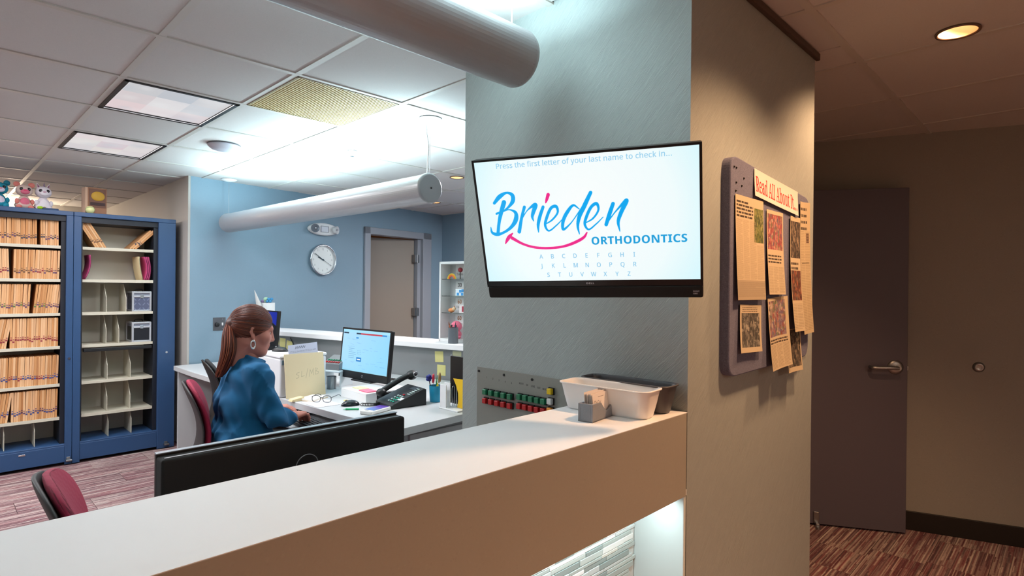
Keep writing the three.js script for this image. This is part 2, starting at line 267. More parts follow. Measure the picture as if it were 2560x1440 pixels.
// ---------------------------------------------------------------- recessed downlights
function can(label, x, z, r, power, color, angle, aim = [0, -3, 0], soft = 0.6) {
  const t = thing('downlight', label, 'downlight', [x, CEIL, z]);
  part('trim_ring', lathe([[r * 0.93, 0.004], [r * 0.95, -0.003], [r * 1.08, -0.004], [r * 1.1, 0.001], [r * 1.0, 0.004]], 48), std(0x6b5548, 0.5), t);
  part('reflector', lathe([[r * 0.93, 0.0], [r * 0.88, 0.02], [r * 0.78, 0.055], [r * 0.70, 0.075], [r * 0.705, 0.077], [r * 0.79, 0.056], [r * 0.89, 0.021], [r * 0.94, 0.0]], 48), std(0xe9c9a0, 0.4), t);
  part('lamp', lathe([[0, 0.062], [r * 0.6, 0.064], [r * 0.72, 0.07], [0, 0.074]], 40), std(0x443322, 0.4, 0, { emissive: new THREE.Color(1, 0.84, 0.62), emissiveIntensity: 5 }), t);
  const s = new THREE.SpotLight(color, power, 0, angle, soft, 2); s.position.set(0, 0.020, 0); s.target.position.set(...aim); s.castShadow = true; s.shadow.radius = 3; t.add(s); t.add(s.target);
  return t;
}
can('glowing warm recessed downlight in the dark hall ceiling at the top right', 2.645, -0.328, 0.063, HALL_CAN, WARM, 0.95, [-0.15, -3, -1.2], 0.4);
can('warm recessed lobby downlight above the left end of the cork board, outside the view', 1.74, -0.21, 0.063, LOBBY_CAN * 0.75, WARM, 1.12, [0, -3, 0], 0.4);
can('warm recessed lobby downlight over the middle of the counter, outside the view', 0.85, 1.55, 0.063, LOBBY_CAN * 2.4, WARM, 1.1);
can('warm recessed lobby downlight over the left part of the counter, outside the view', -0.5, 1.55, 0.063, LOBBY_CAN * 1.5, WARM, 1.1);
can('small warm recessed downlight in the corridor ceiling, half hidden by the column edge', 3.24, -3.88, 0.058, BACK_CAN, WARM, 0.9);
can('small warm recessed downlight in the corridor ceiling under the far tube light', 4.03, -5.225, 0.07, BACK_CAN, WARM, 0.9);
{ const c = can('warm recessed downlight inside the room behind the half-open door', 3.95, -6.75, 0.07, 11, WARM, 1.1); c.userData.group = undefined; delete c.userData.group; }
// small ceiling fittings
solo('ceiling_speaker', lathe([[0, -0.045], [0.04, -0.042], [0.08, -0.03], [0.10, -0.012], [0.105, 0], [0, 0]], 40).translate(1.42, CEIL - 0.001, -4.17), std(0xb4b3bd, 0.5), 'shallow pale dome on the ceiling beyond the ribbed panel', 'ceiling dome');
{ const t = thing('sprinkler', 'small white sprinkler head in the brightest part of the ceiling', 'sprinkler', [2.11, CEIL, -3.68]);
  part('escutcheon', lathe([[0.012, -0.012], [0.034, -0.004], [0.036, 0], [0.01, 0]], 28), whiteMat, t); part('deflector', merge([cyl(0.008, 0.008, 0.03, 0, -0.02, 0, 12), cyl(0.015, 0.015, 0.002, 0, -0.036, 0, 16)]), steel, t); }

// ---------------------------------------------------------------- reception counter
{ const t = thing('reception_counter', 'white-topped reception counter with brown front fascia running up to the column', 'counter');
  part('countertop', merge([bx(-1.6, 1.468, 1.085, 1.111, -1.045, -0.796, 0.0008), bx(-1.6, 1.468, 1.1098, 1.111, -0.797, -0.7658)]), laminate, t, 'white laminate top');
  part('fascia', wuv(bx(-1.6, 1.464, 0.882, 1.1097, -0.795, -0.7655, 0.0008), 0.7), fasciaMat, t, 'smooth brown front panel');
  part('soffit', bx(-1.6, 1.468, 0.884, 0.90, -0.94, -0.766), whiteMat, t);
  part('knee_wall', bx(-1.6, 1.462, 0, 1.085, -1.0, -0.925), std(0xcfd3d0, 0.7), t);
  part('end_panel', bx(1.456, 1.468, 0, 0.884, -0.924, -0.7675, 0.002), std(0xcfdad8, 0.45), t, 'plain pale end panel');
  part('light_strip', bx(-1.5, 1.45, 0.876, 0.884, -0.83, -0.815), std(0x333333, 0.4, 0, { emissive: new THREE.Color(0.82, 0.97, 1), emissiveIntensity: 1.5 }), t, 'hidden light strip under the fascia');
  const l = new THREE.RectAreaLight(new THREE.Color(0.82, 0.97, 1.0), LED, 2.9, 0.03); l.position.set(-0.02, 0.874, -0.823); l.rotation.x = -Math.PI / 2; l.castShadow = true; t.add(l);
  const cols = [0xdfe2de, 0xb9c4bf, 0x8f9d9a, 0xcfd0c6, 0xaab5b0, 0xeceeec, 0xc2cac8], ms = cols.map((c, i) => phys(c, i % 3 ? 0.12 : 0.45, { clearcoat: i % 3 ? 0.6 : 0 }));
  const gs = {};
  for (let row = 0, y = 0.874; y > 0.545; row++) {
    const h = [0.0125, 0.017, 0.010][row % 3]; y -= h;
    for (let x = 1.455 - rr(0, 0.05); x > 0.86;) { const w = [0.05, 0.075, 0.10, 0.14][(rnd() * 4) | 0], a = Math.max(x - w, 0.8), k = (x - a).toFixed(3) + h; gs[k] ||= bx(-(x - a) / 2 + 0.0008, (x - a) / 2 - 0.0008, -h / 2 + 0.0007, h / 2 - 0.0007, 0, 0.007, 0.0015);
      const m = part('tile', gs[k], ms[(rnd() * ms.length) | 0], t); m.position.set((x + a) / 2, y + h / 2, -0.925 + rr(0, 0.002)); x = a; }
  } }
{ // low work desk on the office side, under the near monitor
  const t = thing('work_desk', 'low white desk on the office side of the counter, under the near black monitor', 'desk');
  part('desktop', bx(-1.5, 1.40, 0.70, 0.735, -1.72, -1.002, 0.004), deskLaminate, t); part('side_panel', bx(-1.5, -1.46, 0, 0.70, -1.70, -1.002), deskLaminate, t); part('side_panel', bx(1.34, 1.38, 0, 0.70, -1.70, -1.002), deskLaminate, t); }
// ---------------------------------------------------------------- more shape helpers
// skin over rings of equally many points; ends closed by fans
function loft(rings, cap0 = true, cap1 = true) {
  const n = rings[0].length, pos = [], idx = [];
  for (const r of rings) for (const p of r) pos.push(p[0], p[1], p[2]);
  for (let i = 0; i < rings.length - 1; i++) for (let j = 0; j < n; j++) { const a = i * n + j, b = i * n + (j + 1) % n; idx.push(a, b, a + n, b, b + n, a + n); }
  const fan = (i, flip) => { const c = [0, 0, 0]; for (const p of rings[i]) for (let k = 0; k < 3; k++) c[k] += p[k] / n; const q = pos.length / 3; pos.push(...c); for (let j = 0; j < n; j++) { const a = i * n + j, b = i * n + (j + 1) % n; flip ? idx.push(q, a, b) : idx.push(q, b, a); } };
  if (cap0) fan(0, false); if (cap1) fan(rings.length - 1, true);
  const g = new THREE.BufferGeometry(); g.setAttribute('position', new THREE.Float32BufferAttribute(pos, 3)); g.setIndex(idx); g.computeVertexNormals(); return wuv(g, 0.3);
}
function rrect(w, l, r, y, n = 6) {                                  // rounded rectangle in the xz plane
  const out = []; const q = [[1, 1, 0], [-1, 1, 1], [-1, -1, 2], [1, -1, 3]];
  for (const [sx, sz, k] of q) for (let i = 0; i <= n; i++) { const a = (k + i / n) * Math.PI / 2; out.push([sx * (w / 2 - r) + r * Math.cos(a), y, sz * (l / 2 - r) + r * Math.sin(a)]); }
  return out.reverse();
}
function fitText(c, text, x0, x1, y, font) { c.font = font; const w = c.measureText(text).width; c.save(); c.translate(x0, y); c.scale((x1 - x0) / w, 1); c.fillText(text, 0, 0); c.restore(); }
function greek(c, x0, x1, y0, y1, step, col, weight = 0.5) {         // lines of illegibly small print
  c.fillStyle = col; for (let y = y0; y < y1; y += step) { let x = x0; const end = x1 - (rnd() < 0.2 ? rr(0, (x1 - x0) * 0.4) : 0); while (x < end - 3) { const w = Math.min(rr(4, 18) * step / 6, end - x); c.fillRect(x, y, w, step * weight); x += w + step * 0.4; } }
}
// ---------------------------------------------------------------- check-in screen on its arm
const screenTex = canvasTex(1024, 580, (c, w, h) => {
  const g = c.createRadialGradient(w / 2, h * 0.45, 60, w / 2, h * 0.45, 640); g.addColorStop(0, '#fbffff'); g.addColorStop(0.6, '#f2feff'); g.addColorStop(1, '#d2f8ff'); c.fillStyle = g; c.fillRect(0, 0, w, h);
  c.fillStyle = '#8fcdee'; c.textBaseline = 'alphabetic';
  fitText(c, 'Press the first letter of your last name to check in...', 107, 915, 36, '33px sans-serif');
  const brush = (pts, col) => { c.fillStyle = col;
    const P = pts.map((p) => V(p[0], p[1], p[2])), curve = new THREE.CatmullRomCurve3(P, false, 'centripetal');
    for (let i = 0; i <= 160; i++) { const p = curve.getPoint(i / 160); c.beginPath(); c.arc(p.x, p.y, Math.max(1.4, p.z), 0, 7); c.fill(); } };
  const B = '#00a9f2', K = '#f0268b';
  for (const s of [[[129, 192, 11], [109, 238, 10], [93, 283, 8], [79, 342, 8]], [[79, 193, 7], [112, 163, 10], [150, 148, 5], [175, 161, 9], [175, 186, 10], [153, 212, 6], [115, 238, 3]],
    [[84, 244, 5], [120, 233, 4], [154, 228, 3], [182, 244, 8], [180, 275, 11], [152, 311, 8], [107, 337, 6], [73, 344, 8], [50, 334, 6], [46, 308, 2]],
    [[229, 219, 7], [211, 265, 7], [190, 335, 9]], [[208, 276, 3], [247, 231, 3], [284, 212, 10], [270, 246, 9], [263, 268, 6], [268, 287, 2]], [[321, 223, 7], [300, 269, 8], [288, 308, 7], [287, 341, 2]],
    [[322, 306, 2], [361, 284, 4], [390, 249, 5], [384, 224, 7], [363, 227, 7], [335, 271, 7], [323, 312, 6], [337, 336, 4], [379, 311, 3], [419, 275, 2]],
    [[493, 241, 2], [467, 223, 5], [439, 248, 8], [412, 293, 8], [409, 332, 6], [443, 309, 3], [493, 251, 3], [535, 200, 6]], [[551, 170, 8], [519, 226, 10], [490, 278, 9], [480, 321, 6], [485, 357, 2]],
    [[517, 307, 2], [555, 286, 4], [582, 247, 5], [575, 221, 7], [554, 230, 7], [526, 274, 7], [514, 314, 6], [529, 337, 4], [566, 314, 3], [601, 283, 2]],
    [[650, 225, 8], [631, 271, 9], [613, 318, 8]], [[618, 310, 3], [661, 259, 3], [711, 214, 9], [684, 266, 9], [669, 307, 7], [674, 351, 2]]]) brush(s, B);
  for (const s of [[[351, 168, 8], [341, 192, 6], [335, 205, 2]], [[149, 364, 8], [202, 395, 6], [259, 413, 6], [328, 419, 6], [403, 413, 6], [467, 393, 7], [507, 371, 6], [521, 351, 3]], [[156, 341, 2], [138, 356, 8], [126, 370, 8], [112, 391, 2]]]) brush(s, K);
  c.fillStyle = '#12a0dd'; fitText(c, 'ORTHODONTICS', 537, 972, 409, 'bold 50px sans-serif');
  c.fillStyle = '#7fc4ea'; c.font = '29px sans-serif'; c.textAlign = 'center';
  ['ABCDEFGHI', 'JKLMNOPQR', 'STUVWXYZ'].forEach((row, k) => { const a = k < 2 ? 288 : 316, b = k < 2 ? 734 : 706; [...row].forEach((ch, i) => c.fillText(ch, a + (b - a) * i / (row.length - 1), [470, 516, 561][k])); });
});
{ const t = thing('check_in_screen', 'black-framed wall screen showing the orthodontics logo and alphabet, tilted on an arm', 'screen', [1.112, 1.595, -0.852]);
  t.rotation.set(0.333, -1.114, 0.017, 'YXZ');
  const W = 0.27, H = 0.1795;
  part('housing', bx(-W, W, -H + 0.034, H, -0.034, -0.002, 0.004), blackPlastic, t);
  part('bezel', merge([bx(-W, W, H - 0.006, H, -0.004, 0.001, 0.001), bx(-W, -W + 0.006, -H + 0.03, H, -0.004, 0.001, 0.001), bx(W - 0.006, W, -H + 0.03, H, -0.004, 0.001, 0.001), bx(-W, W, -H + 0.031, -H + 0.046, -0.004, 0.001, 0.001)]), std(0x07070a, 0.3), t);
  part('speaker_bar', bx(-W + 0.002, W - 0.0, -H, -H + 0.031, -0.040, 0.003, 0.005), matteBlack, t);
  const disp = new THREE.PlaneGeometry(2 * W - 0.012, 2 * H - 0.052).translate(0, 0.02, 0.0);
  part('display', disp, std(0x020202, 0.25, 0, { emissive: 0xffffff, emissiveMap: screenTex, emissiveIntensity: 0.98 }), t, 'lit white display with blue and pink logo');
  const l = new THREE.RectAreaLight(new THREE.Color(0.9, 0.99, 1), 0.55, 2 * W - 0.02, 2 * H - 0.06); l.position.set(0, 0.02, 0.003); l.rotation.y = Math.PI; l.castShadow = true; t.add(l);
  const mark = (name, text, x, y, w, h) => { const tx = canvasTex(128, 48, (c, a, b) => { c.fillStyle = '#07070a'; c.fillRect(0, 0, a, b); c.fillStyle = '#c9ccd2'; c.textBaseline = 'middle'; const lines = text.split('|'); lines.forEach((s, i) => fitText(c, s, 8, 120 - i * 30, b * (i + 0.5) / lines.length + 1, `bold ${lines.length > 1 ? 18 : 36}px sans-serif`)); }); part(name, new THREE.PlaneGeometry(w, h).translate(x, y, 0), std(0xffffff, 0.5, 0, { map: tx }), t); };
  mark('maker_mark', 'DELL', 0.004, -H + 0.0385, 0.024, 0.008); t.children[t.children.length - 1].position.z = 0.0013;
  mark('corner_label', 'intel|CORE', W - 0.016, -H + 0.015, 0.016, 0.012); t.children[t.children.length - 1].position.z = 0.0036;
  part('mount_plate', bx(-0.06, 0.06, -0.06, 0.06, -0.056, -0.034, 0.004), matteBlack, t); }
{ const t = thing('screen_arm', 'black swing arm that carries the check-in screen, behind it on the column', 'bracket', [1.472, 1.58, -1.02]);
  part('wall_plate', bx(-0.014, 0, -0.10, 0.10, -0.05, 0.05, 0.004), matteBlack, t); part('arm', tube([[-0.014, 0.0, 0], [-0.12, 0.01, 0.02], [-0.22, 0.02, 0.08], [-0.302, 0.025, 0.136]], 0.016, 12), matteBlack, t); }
// ---------------------------------------------------------------- button panel on the column
{ const t = thing('control_panel', 'grey metal control panel with rows of green and red square buttons on the column', 'control panel', [1.472, 0, 0]);
  const faceTex = canvasTex(1024, 760, (c, w, h) => { c.fillStyle = '#80827c'; c.fillRect(0, 0, w, h); for (let i = 0; i < 4000; i++) { c.fillStyle = rnd() < 0.5 ? 'rgba(255,255,255,0.04)' : 'rgba(0,0,0,0.05)'; c.fillRect(rr(0, w), rr(0, h), 8, 1); }
    c.fillStyle = '#2b2d2c'; c.font = 'bold 19px sans-serif'; c.textAlign = 'center';
    const u = (z) => (z + 1.628) / 0.44 * 1024; ['1', '2', '3', '4', '5'].forEach((s, i) => c.fillText(s, u(-1.573 + i * 0.0322), 82 + i * 3)); ['MUTE', 'EA', 'LINE', 'REC', 'MODE'].forEach((s, i) => c.fillText(s, u(-1.396 + i * 0.0278), 84 + i * 3)); });
  const g = bx(-0.004, 0, 0.79, 1.148, -1.628, -1.188, 0.0008); const p = g.attributes.position, uv = g.attributes.uv; for (let i = 0; i < p.count; i++) uv.setXY(i, (p.getZ(i) + 1.628) / 0.44, (p.getY(i) - 0.79) / 0.358);
  part('face_plate', g, std(0xffffff, 0.45, 0.2, { map: faceTex }), t);
  for (const z of [-1.617, -1.482, -1.344, -1.2]) part('screw', cyl(0.0045, 0.0045, 0.004, 0, 0, 0, 14).rotateZ(Math.PI / 2).translate(-0.005, 1.132, z), matteBlack, t);
  const base = bx(-0.006, 0, -0.012, 0.012, -0.012, 0.012, 0.001), capG = bx(-0.017, -0.004, -0.0098, 0.0098, -0.0098, 0.0098, 0.0025), red = std(0xa40c10, 0.35), green = std(0x0b6a48, 0.35);
  const button = (y, z, m) => { const b = part('button_socket', base, matteBlack, t); b.position.set(-0.004, y, z); const k = part('button', capG, m, b); };
  for (let i = 0; i < 5; i++) { button(1.060, -1.572 + i * 0.0322, green); button(1.0275, -1.572 + i * 0.0322, red); button(1.066, -1.396 + i * 0.0280, green); button(1.034, -1.396 + i * 0.0280, red); }
  button(1.104, -1.2545, std(0xd9b800, 0.35)); button(1.0705, -1.2545, std(0xcfd2d0, 0.35)); button(1.040, -1.2545, std(0xd98a2a, 0.35)); }
// ---------------------------------------------------------------- things on the counter top
function bin(name, label, mat, w, l, h, pos, turn) {
  const t = thing(name, label, 'storage bin', pos, turn), R = [], flare = 0.013;
  const ring = (k, y, o = 0) => rrect(w + 2 * flare * k - 2 * o, l + 2 * flare * k - 2 * o, 0.026 - o * 0.6, y);
  R.push(ring(-0.25, 0), ring(0, 0.006), ring(0.5, h * 0.5), ring(0.92, h - 0.006), ring(1.25, h - 0.003), ring(1.25, h), ring(1.0, h, 0.002), ring(0.9, h - 0.008, 0.0025), ring(0.05, 0.007, 0.0025), ring(-0.2, 0.004, 0.004));
  part('body', loft(R), mat, t); return t;
}
bin('storage_bin', 'white plastic tapered bin lying along the counter behind the card holder', std(0xeceae8, 0.35), 0.075, 0.245, 0.076, [1.312, 1.111, -0.916], 0.10);
bin('storage_bin', 'dark grey plastic tapered bin squeezed between the white bin and the column', std(0x4b4a4d, 0.4), 0.062, 0.25, 0.078, [1.408, 1.111, -0.918], 0.06);
{ // concrete-look business card holder and its cards
  const a = [1.160, -0.905], b = [1.173, -0.866], ang = Math.atan2(-(b[1] - a[1]), b[0] - a[0]);    // its near short side runs a to b
  const t = thing('card_holder', 'small grey concrete-look card holder in front of the white bin on the counter', 'card holder', [1.229, 1.111, -0.896], 0.14);
  const m = std(0xffffff, 0.85, 0, { map: noiseTex([132, 134, 140], 16, 9000, 256, 20) });
  const W = 0.061, D = 0.021, Hh = 0.046;
  const scoop = []; scoop.push([-W, 0], [W, 0], [W, Hh]); for (let i = 0; i <= 12; i++) { const q = i / 12; scoop.push([W - 0.006 - q * 0.07, Hh - 0.001 - 0.024 * Math.sin(Math.PI * q)]); } scoop.push([-W, Hh]);
  part('front_wall', wuv(prism(scoop, 0.006, 0.0008).translate(0, 0, D - 0.006), 0.1), m, t);
  part('back_wall', wuv(bx(-W, W, 0, Hh, -D, -D + 0.006, 0.0008), 0.1), m, t); part('side_wall', wuv(bx(-W, -W + 0.006, 0, Hh, -D + 0.006, D - 0.006, 0.0008), 0.1), m, t); part('side_wall', wuv(bx(W - 0.006, W, 0, Hh, -D + 0.006, D - 0.006, 0.0008), 0.1), m, t); part('bottom', wuv(bx(-W, W, 0, 0.004, -D, D, 0.0008), 0.1), m, t);
  const cardTex = canvasTex(256, 160, (c, w, h) => { c.fillStyle = '#eadfd6'; c.fillRect(0, 0, w, h); c.strokeStyle = '#4a4450'; c.lineWidth = 3; c.beginPath(); c.moveTo(20, 66); c.bezierCurveTo(50, 20, 60, 110, 84, 60); c.bezierCurveTo(100, 40, 110, 100, 130, 62); c.stroke(); c.fillStyle = '#8d8078'; c.fillRect(90, 26, 90, 4); });
  const cg = bx(-0.043, 0.043, -0.026, 0.026, -0.0003, 0.0003), cm = std(0xffffff, 0.6, 0, { map: cardTex });
  for (let i = 0; i < 11; i++) { const d = -0.0125 + i * 0.0024; const k = solo('business_card', cg, cm, 'cream business card standing in the grey card holder on the counter', 'business card', 'business cards in the grey card holder'); k.position.copy(V(rr(-0.002, 0.002), 0.041 + rr(0, 0.004), d).applyAxisAngle(V(0, 1, 0), 0.14)).add(t.position); k.rotation.set(-0.10, 0.14, rr(-0.02, 0.02), 'YXZ'); } }
// ---------------------------------------------------------------- bulletin board and what is pinned on it
const feltTex = noiseTex([102, 104, 126], 30, 26000, 512);
{ const t = thing('bulletin_board', 'grey felt bulletin board with rounded corners on the side of the column', 'bulletin board', [0, 0, -0.768]);
  const s = new THREE.Shape(), c = [[1.665, 1.187], [2.36, 1.200], [2.36, 1.795], [1.665, 1.852]], R = 0.05;
  c.forEach((p, i) => { const q = c[(i + 3) % 4], n = c[(i + 1) % 4], d = (u, v) => { const k = Math.hypot(v[0] - u[0], v[1] - u[1]); return [(v[0] - u[0]) / k, (v[1] - u[1]) / k]; }; const a = d(p, q), b = d(p, n); const A = [p[0] + a[0] * R, p[1] + a[1] * R], B = [p[0] + b[0] * R, p[1] + b[1] * R]; i ? s.lineTo(...A) : s.moveTo(...A); s.quadraticCurveTo(p[0], p[1], B[0], B[1]); });
  const g = new THREE.ExtrudeGeometry(s, { depth: 0.026, bevelEnabled: true, bevelSize: 0.004, bevelThickness: 0.004, bevelOffset: -0.004, bevelSegments: 2, curveSegments: 10 });
  part('felt_panel', wuv(g, 0.4), std(0xffffff, 0.95, 0, { map: feltTex, bumpMap: feltTex, bumpScale: 0.002 }), t);
  const pin = merge([cyl(0.0035, 0.0035, 0.002, 0, 0.001, 0, 10), cyl(0.0022, 0.003, 0.007, 0, 0.005, 0, 10)]).scale(1, 0.45, 1).rotateX(Math.PI / 2);
  for (const [x, y] of [[1.685, 1.815], [1.70, 1.814], [1.70, 1.77], [1.74, 1.765], [1.755, 1.79], [1.698, 1.745]]) { const k = solo('push_pin', pin, matteBlack, 'small black push pin at the top left of the bulletin board', 'push pin', 'spare pins on the bulletin board'); k.position.set(x, y, -0.7385); } }
function clipping(label, cat, x0, x1, y0, y1, draw, { turn = 0, curl = 0.006, seedv = 1, tilt = 0 } = {}) {
  const w = x1 - x0, h = y1 - y0, g = new THREE.BoxGeometry(w, h, 0.0006, 8, 16, 1), p = g.attributes.position;
  for (let i = 0; i < p.count; i++) { const u = p.getX(i) / w + 0.5, v = p.getY(i) / h + 0.5; p.setZ(i, p.getZ(i) + curl * (Math.pow(1 - v, 2) * 1.6 + Math.abs(u - 0.5) * 0.9 * (0.4 + Math.sin(seedv + 3 * v) * 0.5 + 0.5)) + tilt * (1 - v) * u * 0.02); }
  g.computeVertexNormals();
  const k = Math.min(900, 512 * h / w) | 0, tex = canvasTex(512, k, draw);
  const m = solo(cat === 'sign' ? 'paper_sign' : 'newspaper_clipping', g, std(0xffffff, 0.85, 0, { map: tex }), label, cat, cat === 'sign' ? undefined : 'clippings pinned on the bulletin board');
  m.position.set((x0 + x1) / 2, (y0 + y1) / 2, -0.7355); m.rotation.z = turn; return m;
}
const paper = (c, w, h, col = '#bfae90') => { c.fillStyle = col; c.fillRect(0, 0, w, h); };
function photo(c, x, y, w, h, cols) { c.save(); c.beginPath(); c.rect(x, y, w, h); c.clip(); c.fillStyle = cols[0]; c.fillRect(x, y, w, h); for (let i = 0; i < 420; i++) { c.fillStyle = cols[(rnd() * cols.length) | 0]; c.globalAlpha = rr(0.3, 0.8); c.beginPath(); c.ellipse(x + rr(0, w), y + rr(0, h), rr(0.01, 0.055) * w, rr(0.015, 0.10) * h, rr(-0.4, 0.4), 0, 7); c.fill(); } c.restore(); }
clipping('white paper sign reading Read All About It in red letters on the board', 'sign', 1.824, 2.216, 1.731, 1.819, (c, w, h) => { paper(c, w, h, '#d2cbc2'); c.fillStyle = '#a81414'; c.textBaseline = 'middle'; fitText(c, 'Read All About It...', 12, 502, h * 0.54, `bold ${h * 0.80 | 0}px serif`); c.strokeStyle = '#a81414'; c.lineWidth = 3; }, { turn: -0.07, curl: 0.003 });
clipping('largest newspaper clipping, tall, with a small green photo at its upper right corner', 'newspaper clipping', 1.688, 1.90, 1.418, 1.735, (c, w, h) => { paper(c, w, h); greek(c, 20, 320, 40, 150, 26, '#3a3026', 0.55); photo(c, 340, 70, 165, 260, ['#54602c', '#7c7a36', '#2c3420', '#a09a60']); for (const x of [14, 138, 262, 386]) greek(c, x, x + 112, x > 330 ? 350 : 175, h * 0.80, 7, '#9c8c70', 0.4); c.fillStyle = 'rgba(120,105,90,0.35)'; c.fillRect(0, h * 0.81, w, h * 0.19); greek(c, 14, 500, h * 0.83, h - 20, 7, '#8a7c68', 0.4); }, { seedv: 1 });
clipping('narrow newspaper clipping with a purple and red sports photo on top', 'newspaper clipping', 1.93, 2.075, 1.434, 1.714, (c, w, h) => { paper(c, w, h); photo(c, 24, 40, 460, h * 0.42, ['#8a3a40', '#b06a60', '#5a4a66', '#c8a890', '#6a6a4a']); greek(c, 24, 440, h * 0.53, h * 0.64, 34, '#40352b', 0.5); for (const x of [24, 184, 344]) greek(c, x, x + 145, h * 0.67, h - 20, 12, '#94866c', 0.4); }, { seedv: 2 });
clipping('long slim newspaper clipping with two dark photos one above the other', 'newspaper clipping', 2.14, 2.243, 1.302, 1.712, (c, w, h) => { paper(c, w, h); photo(c, 20, 36, 470, h * 0.32, ['#2c2420', '#6a5444', '#a08a70', '#403830']); greek(c, 30, 400, h * 0.40, h * 0.46, 36, '#40352b', 0.5); photo(c, 20, h * 0.47, 470, h * 0.26, ['#5a2a22', '#a05a3a', '#2a201c', '#7a6a58']); for (const x of [24, 270]) greek(c, x, x + 220, h * 0.76, h - 20, 12, '#94866c', 0.4); }, { seedv: 3, curl: 0.012 });
clipping('very long slim text clipping hanging at the right edge of the board', 'newspaper clipping', 2.247, 2.352, 1.288, 1.776, (c, w, h) => { paper(c, w, h, '#b8a686'); greek(c, 30, 380, 40, 180, 44, '#4a4034', 0.4); photo(c, 330, 210, 120, 70, ['#3a2420', '#6a4438']); for (const x of [24, 270]) greek(c, x, x + 220, 200, h - 20, 11, '#9a8a6c', 0.4); c.fillStyle = '#6a5c48'; c.fillRect(60, h * 0.46, 380, 5); }, { seedv: 4, curl: 0.009, turn: 0.05 });
clipping('small clipping with a grey photo of a figure, at the lower left of the board', 'newspaper clipping', 1.722, 1.884, 1.255, 1.402, (c, w, h) => { paper(c, w, h); photo(c, 40, 80, 430, h - 130, ['#3c3a36', '#7a746a', '#a49c8c', '#504c46']); greek(c, 60, 420, 24, 66, 18, '#6a5c4c', 0.5); }, { turn: -0.03, seedv: 5 });
clipping('clipping with a coloured sports photo over three columns, at the bottom middle of the board', 'newspaper clipping', 1.94, 2.12, 1.186, 1.425, (c, w, h) => { paper(c, w, h); photo(c, 22, 30, 420, h * 0.50, ['#6a5c70', '#8a3a38', '#c0b098', '#5c6440', '#a87a68']); greek(c, 22, 460, h * 0.58, h * 0.63, 26, '#3c3026', 0.55); for (const x of [22, 180, 338]) greek(c, x, x + 140, h * 0.66, h - 20, 11, '#94866c', 0.4); }, { turn: 0.05, seedv: 6, curl: 0.011 });
clipping('dark photo clipping poking out behind its neighbours at the bottom right of the board', 'newspaper clipping', 2.12, 2.262, 1.158, 1.31, (c, w, h) => { paper(c, w, h); photo(c, 30, 10, 450, h - 70, ['#2a2622', '#5a4c3e', '#8a7a64', '#3a3430']); }, { seedv: 7 }).position.z = -0.737;
// ---------------------------------------------------------------- hall door
{ const d = new THREE.Group(); d.name = 'door_2'; d.userData.kind = 'structure'; d.position.set(4.092, 0, -0.728); d.rotation.y = -1.0515; scene.add(d);
  part('door_leaf', bx(-0.915, 0, 0.012, 2.065, -0.044, 0, 0.003), std(0x56525f, 0.5), d);
  const h = part('door_handle', merge([lathe([[0, 0.012], [0.022, 0.012], [0.033, 0.006], [0.036, 0]], 32).rotateX(Math.PI / 2), cyl(0.011, 0.011, 0.05, 0, 0.03, 0, 20).rotateX(Math.PI / 2), tube([[0, 0, 0.05], [-0.03, 0.001, 0.055], [-0.075, -0.001, 0.055], [-0.112, -0.002, 0.05], [-0.116, -0.002, 0.03], [-0.116, -0.002, 0.018]], 0.0095, 12, 40)]).scale(1.2, 1.2, 1.1).translate(-0.064, 0.995, 0), steel, d, 'brushed steel lever handle');
  part('latch_bolt', bx(0, 0.012, 0.975, 1.005, -0.03, -0.014, 0.003), steel, d);
  part('kick_down_stop', merge([bx(-0.50, -0.47, 0.02, 0.09, 0, 0.012, 0.003), bx(-0.495, -0.475, 0.0, 0.03, 0.006, 0.05, 0.004), cyl(0.014, 0.016, 0.014, -0.485, 0.007, 0.05, 16)]), steel, d); }
solo('door_bumper', lathe([[0, 0.014], [0.012, 0.012], [0.017, 0.018], [0.026, 0.012], [0.03, 0], [0, 0]], 32).rotateX(Math.PI / 2), steel, 'round metal door bumper on the dark hall wall right of the door', 'door bumper');
{ const b = scene.getObjectByName('door_bumper'); b.position.set(4.21 + 0.3 * Math.tan(0.333), 1.01, -0.72 + 0.3); b.rotation.y = -Math.PI / 2 + 0.333; }
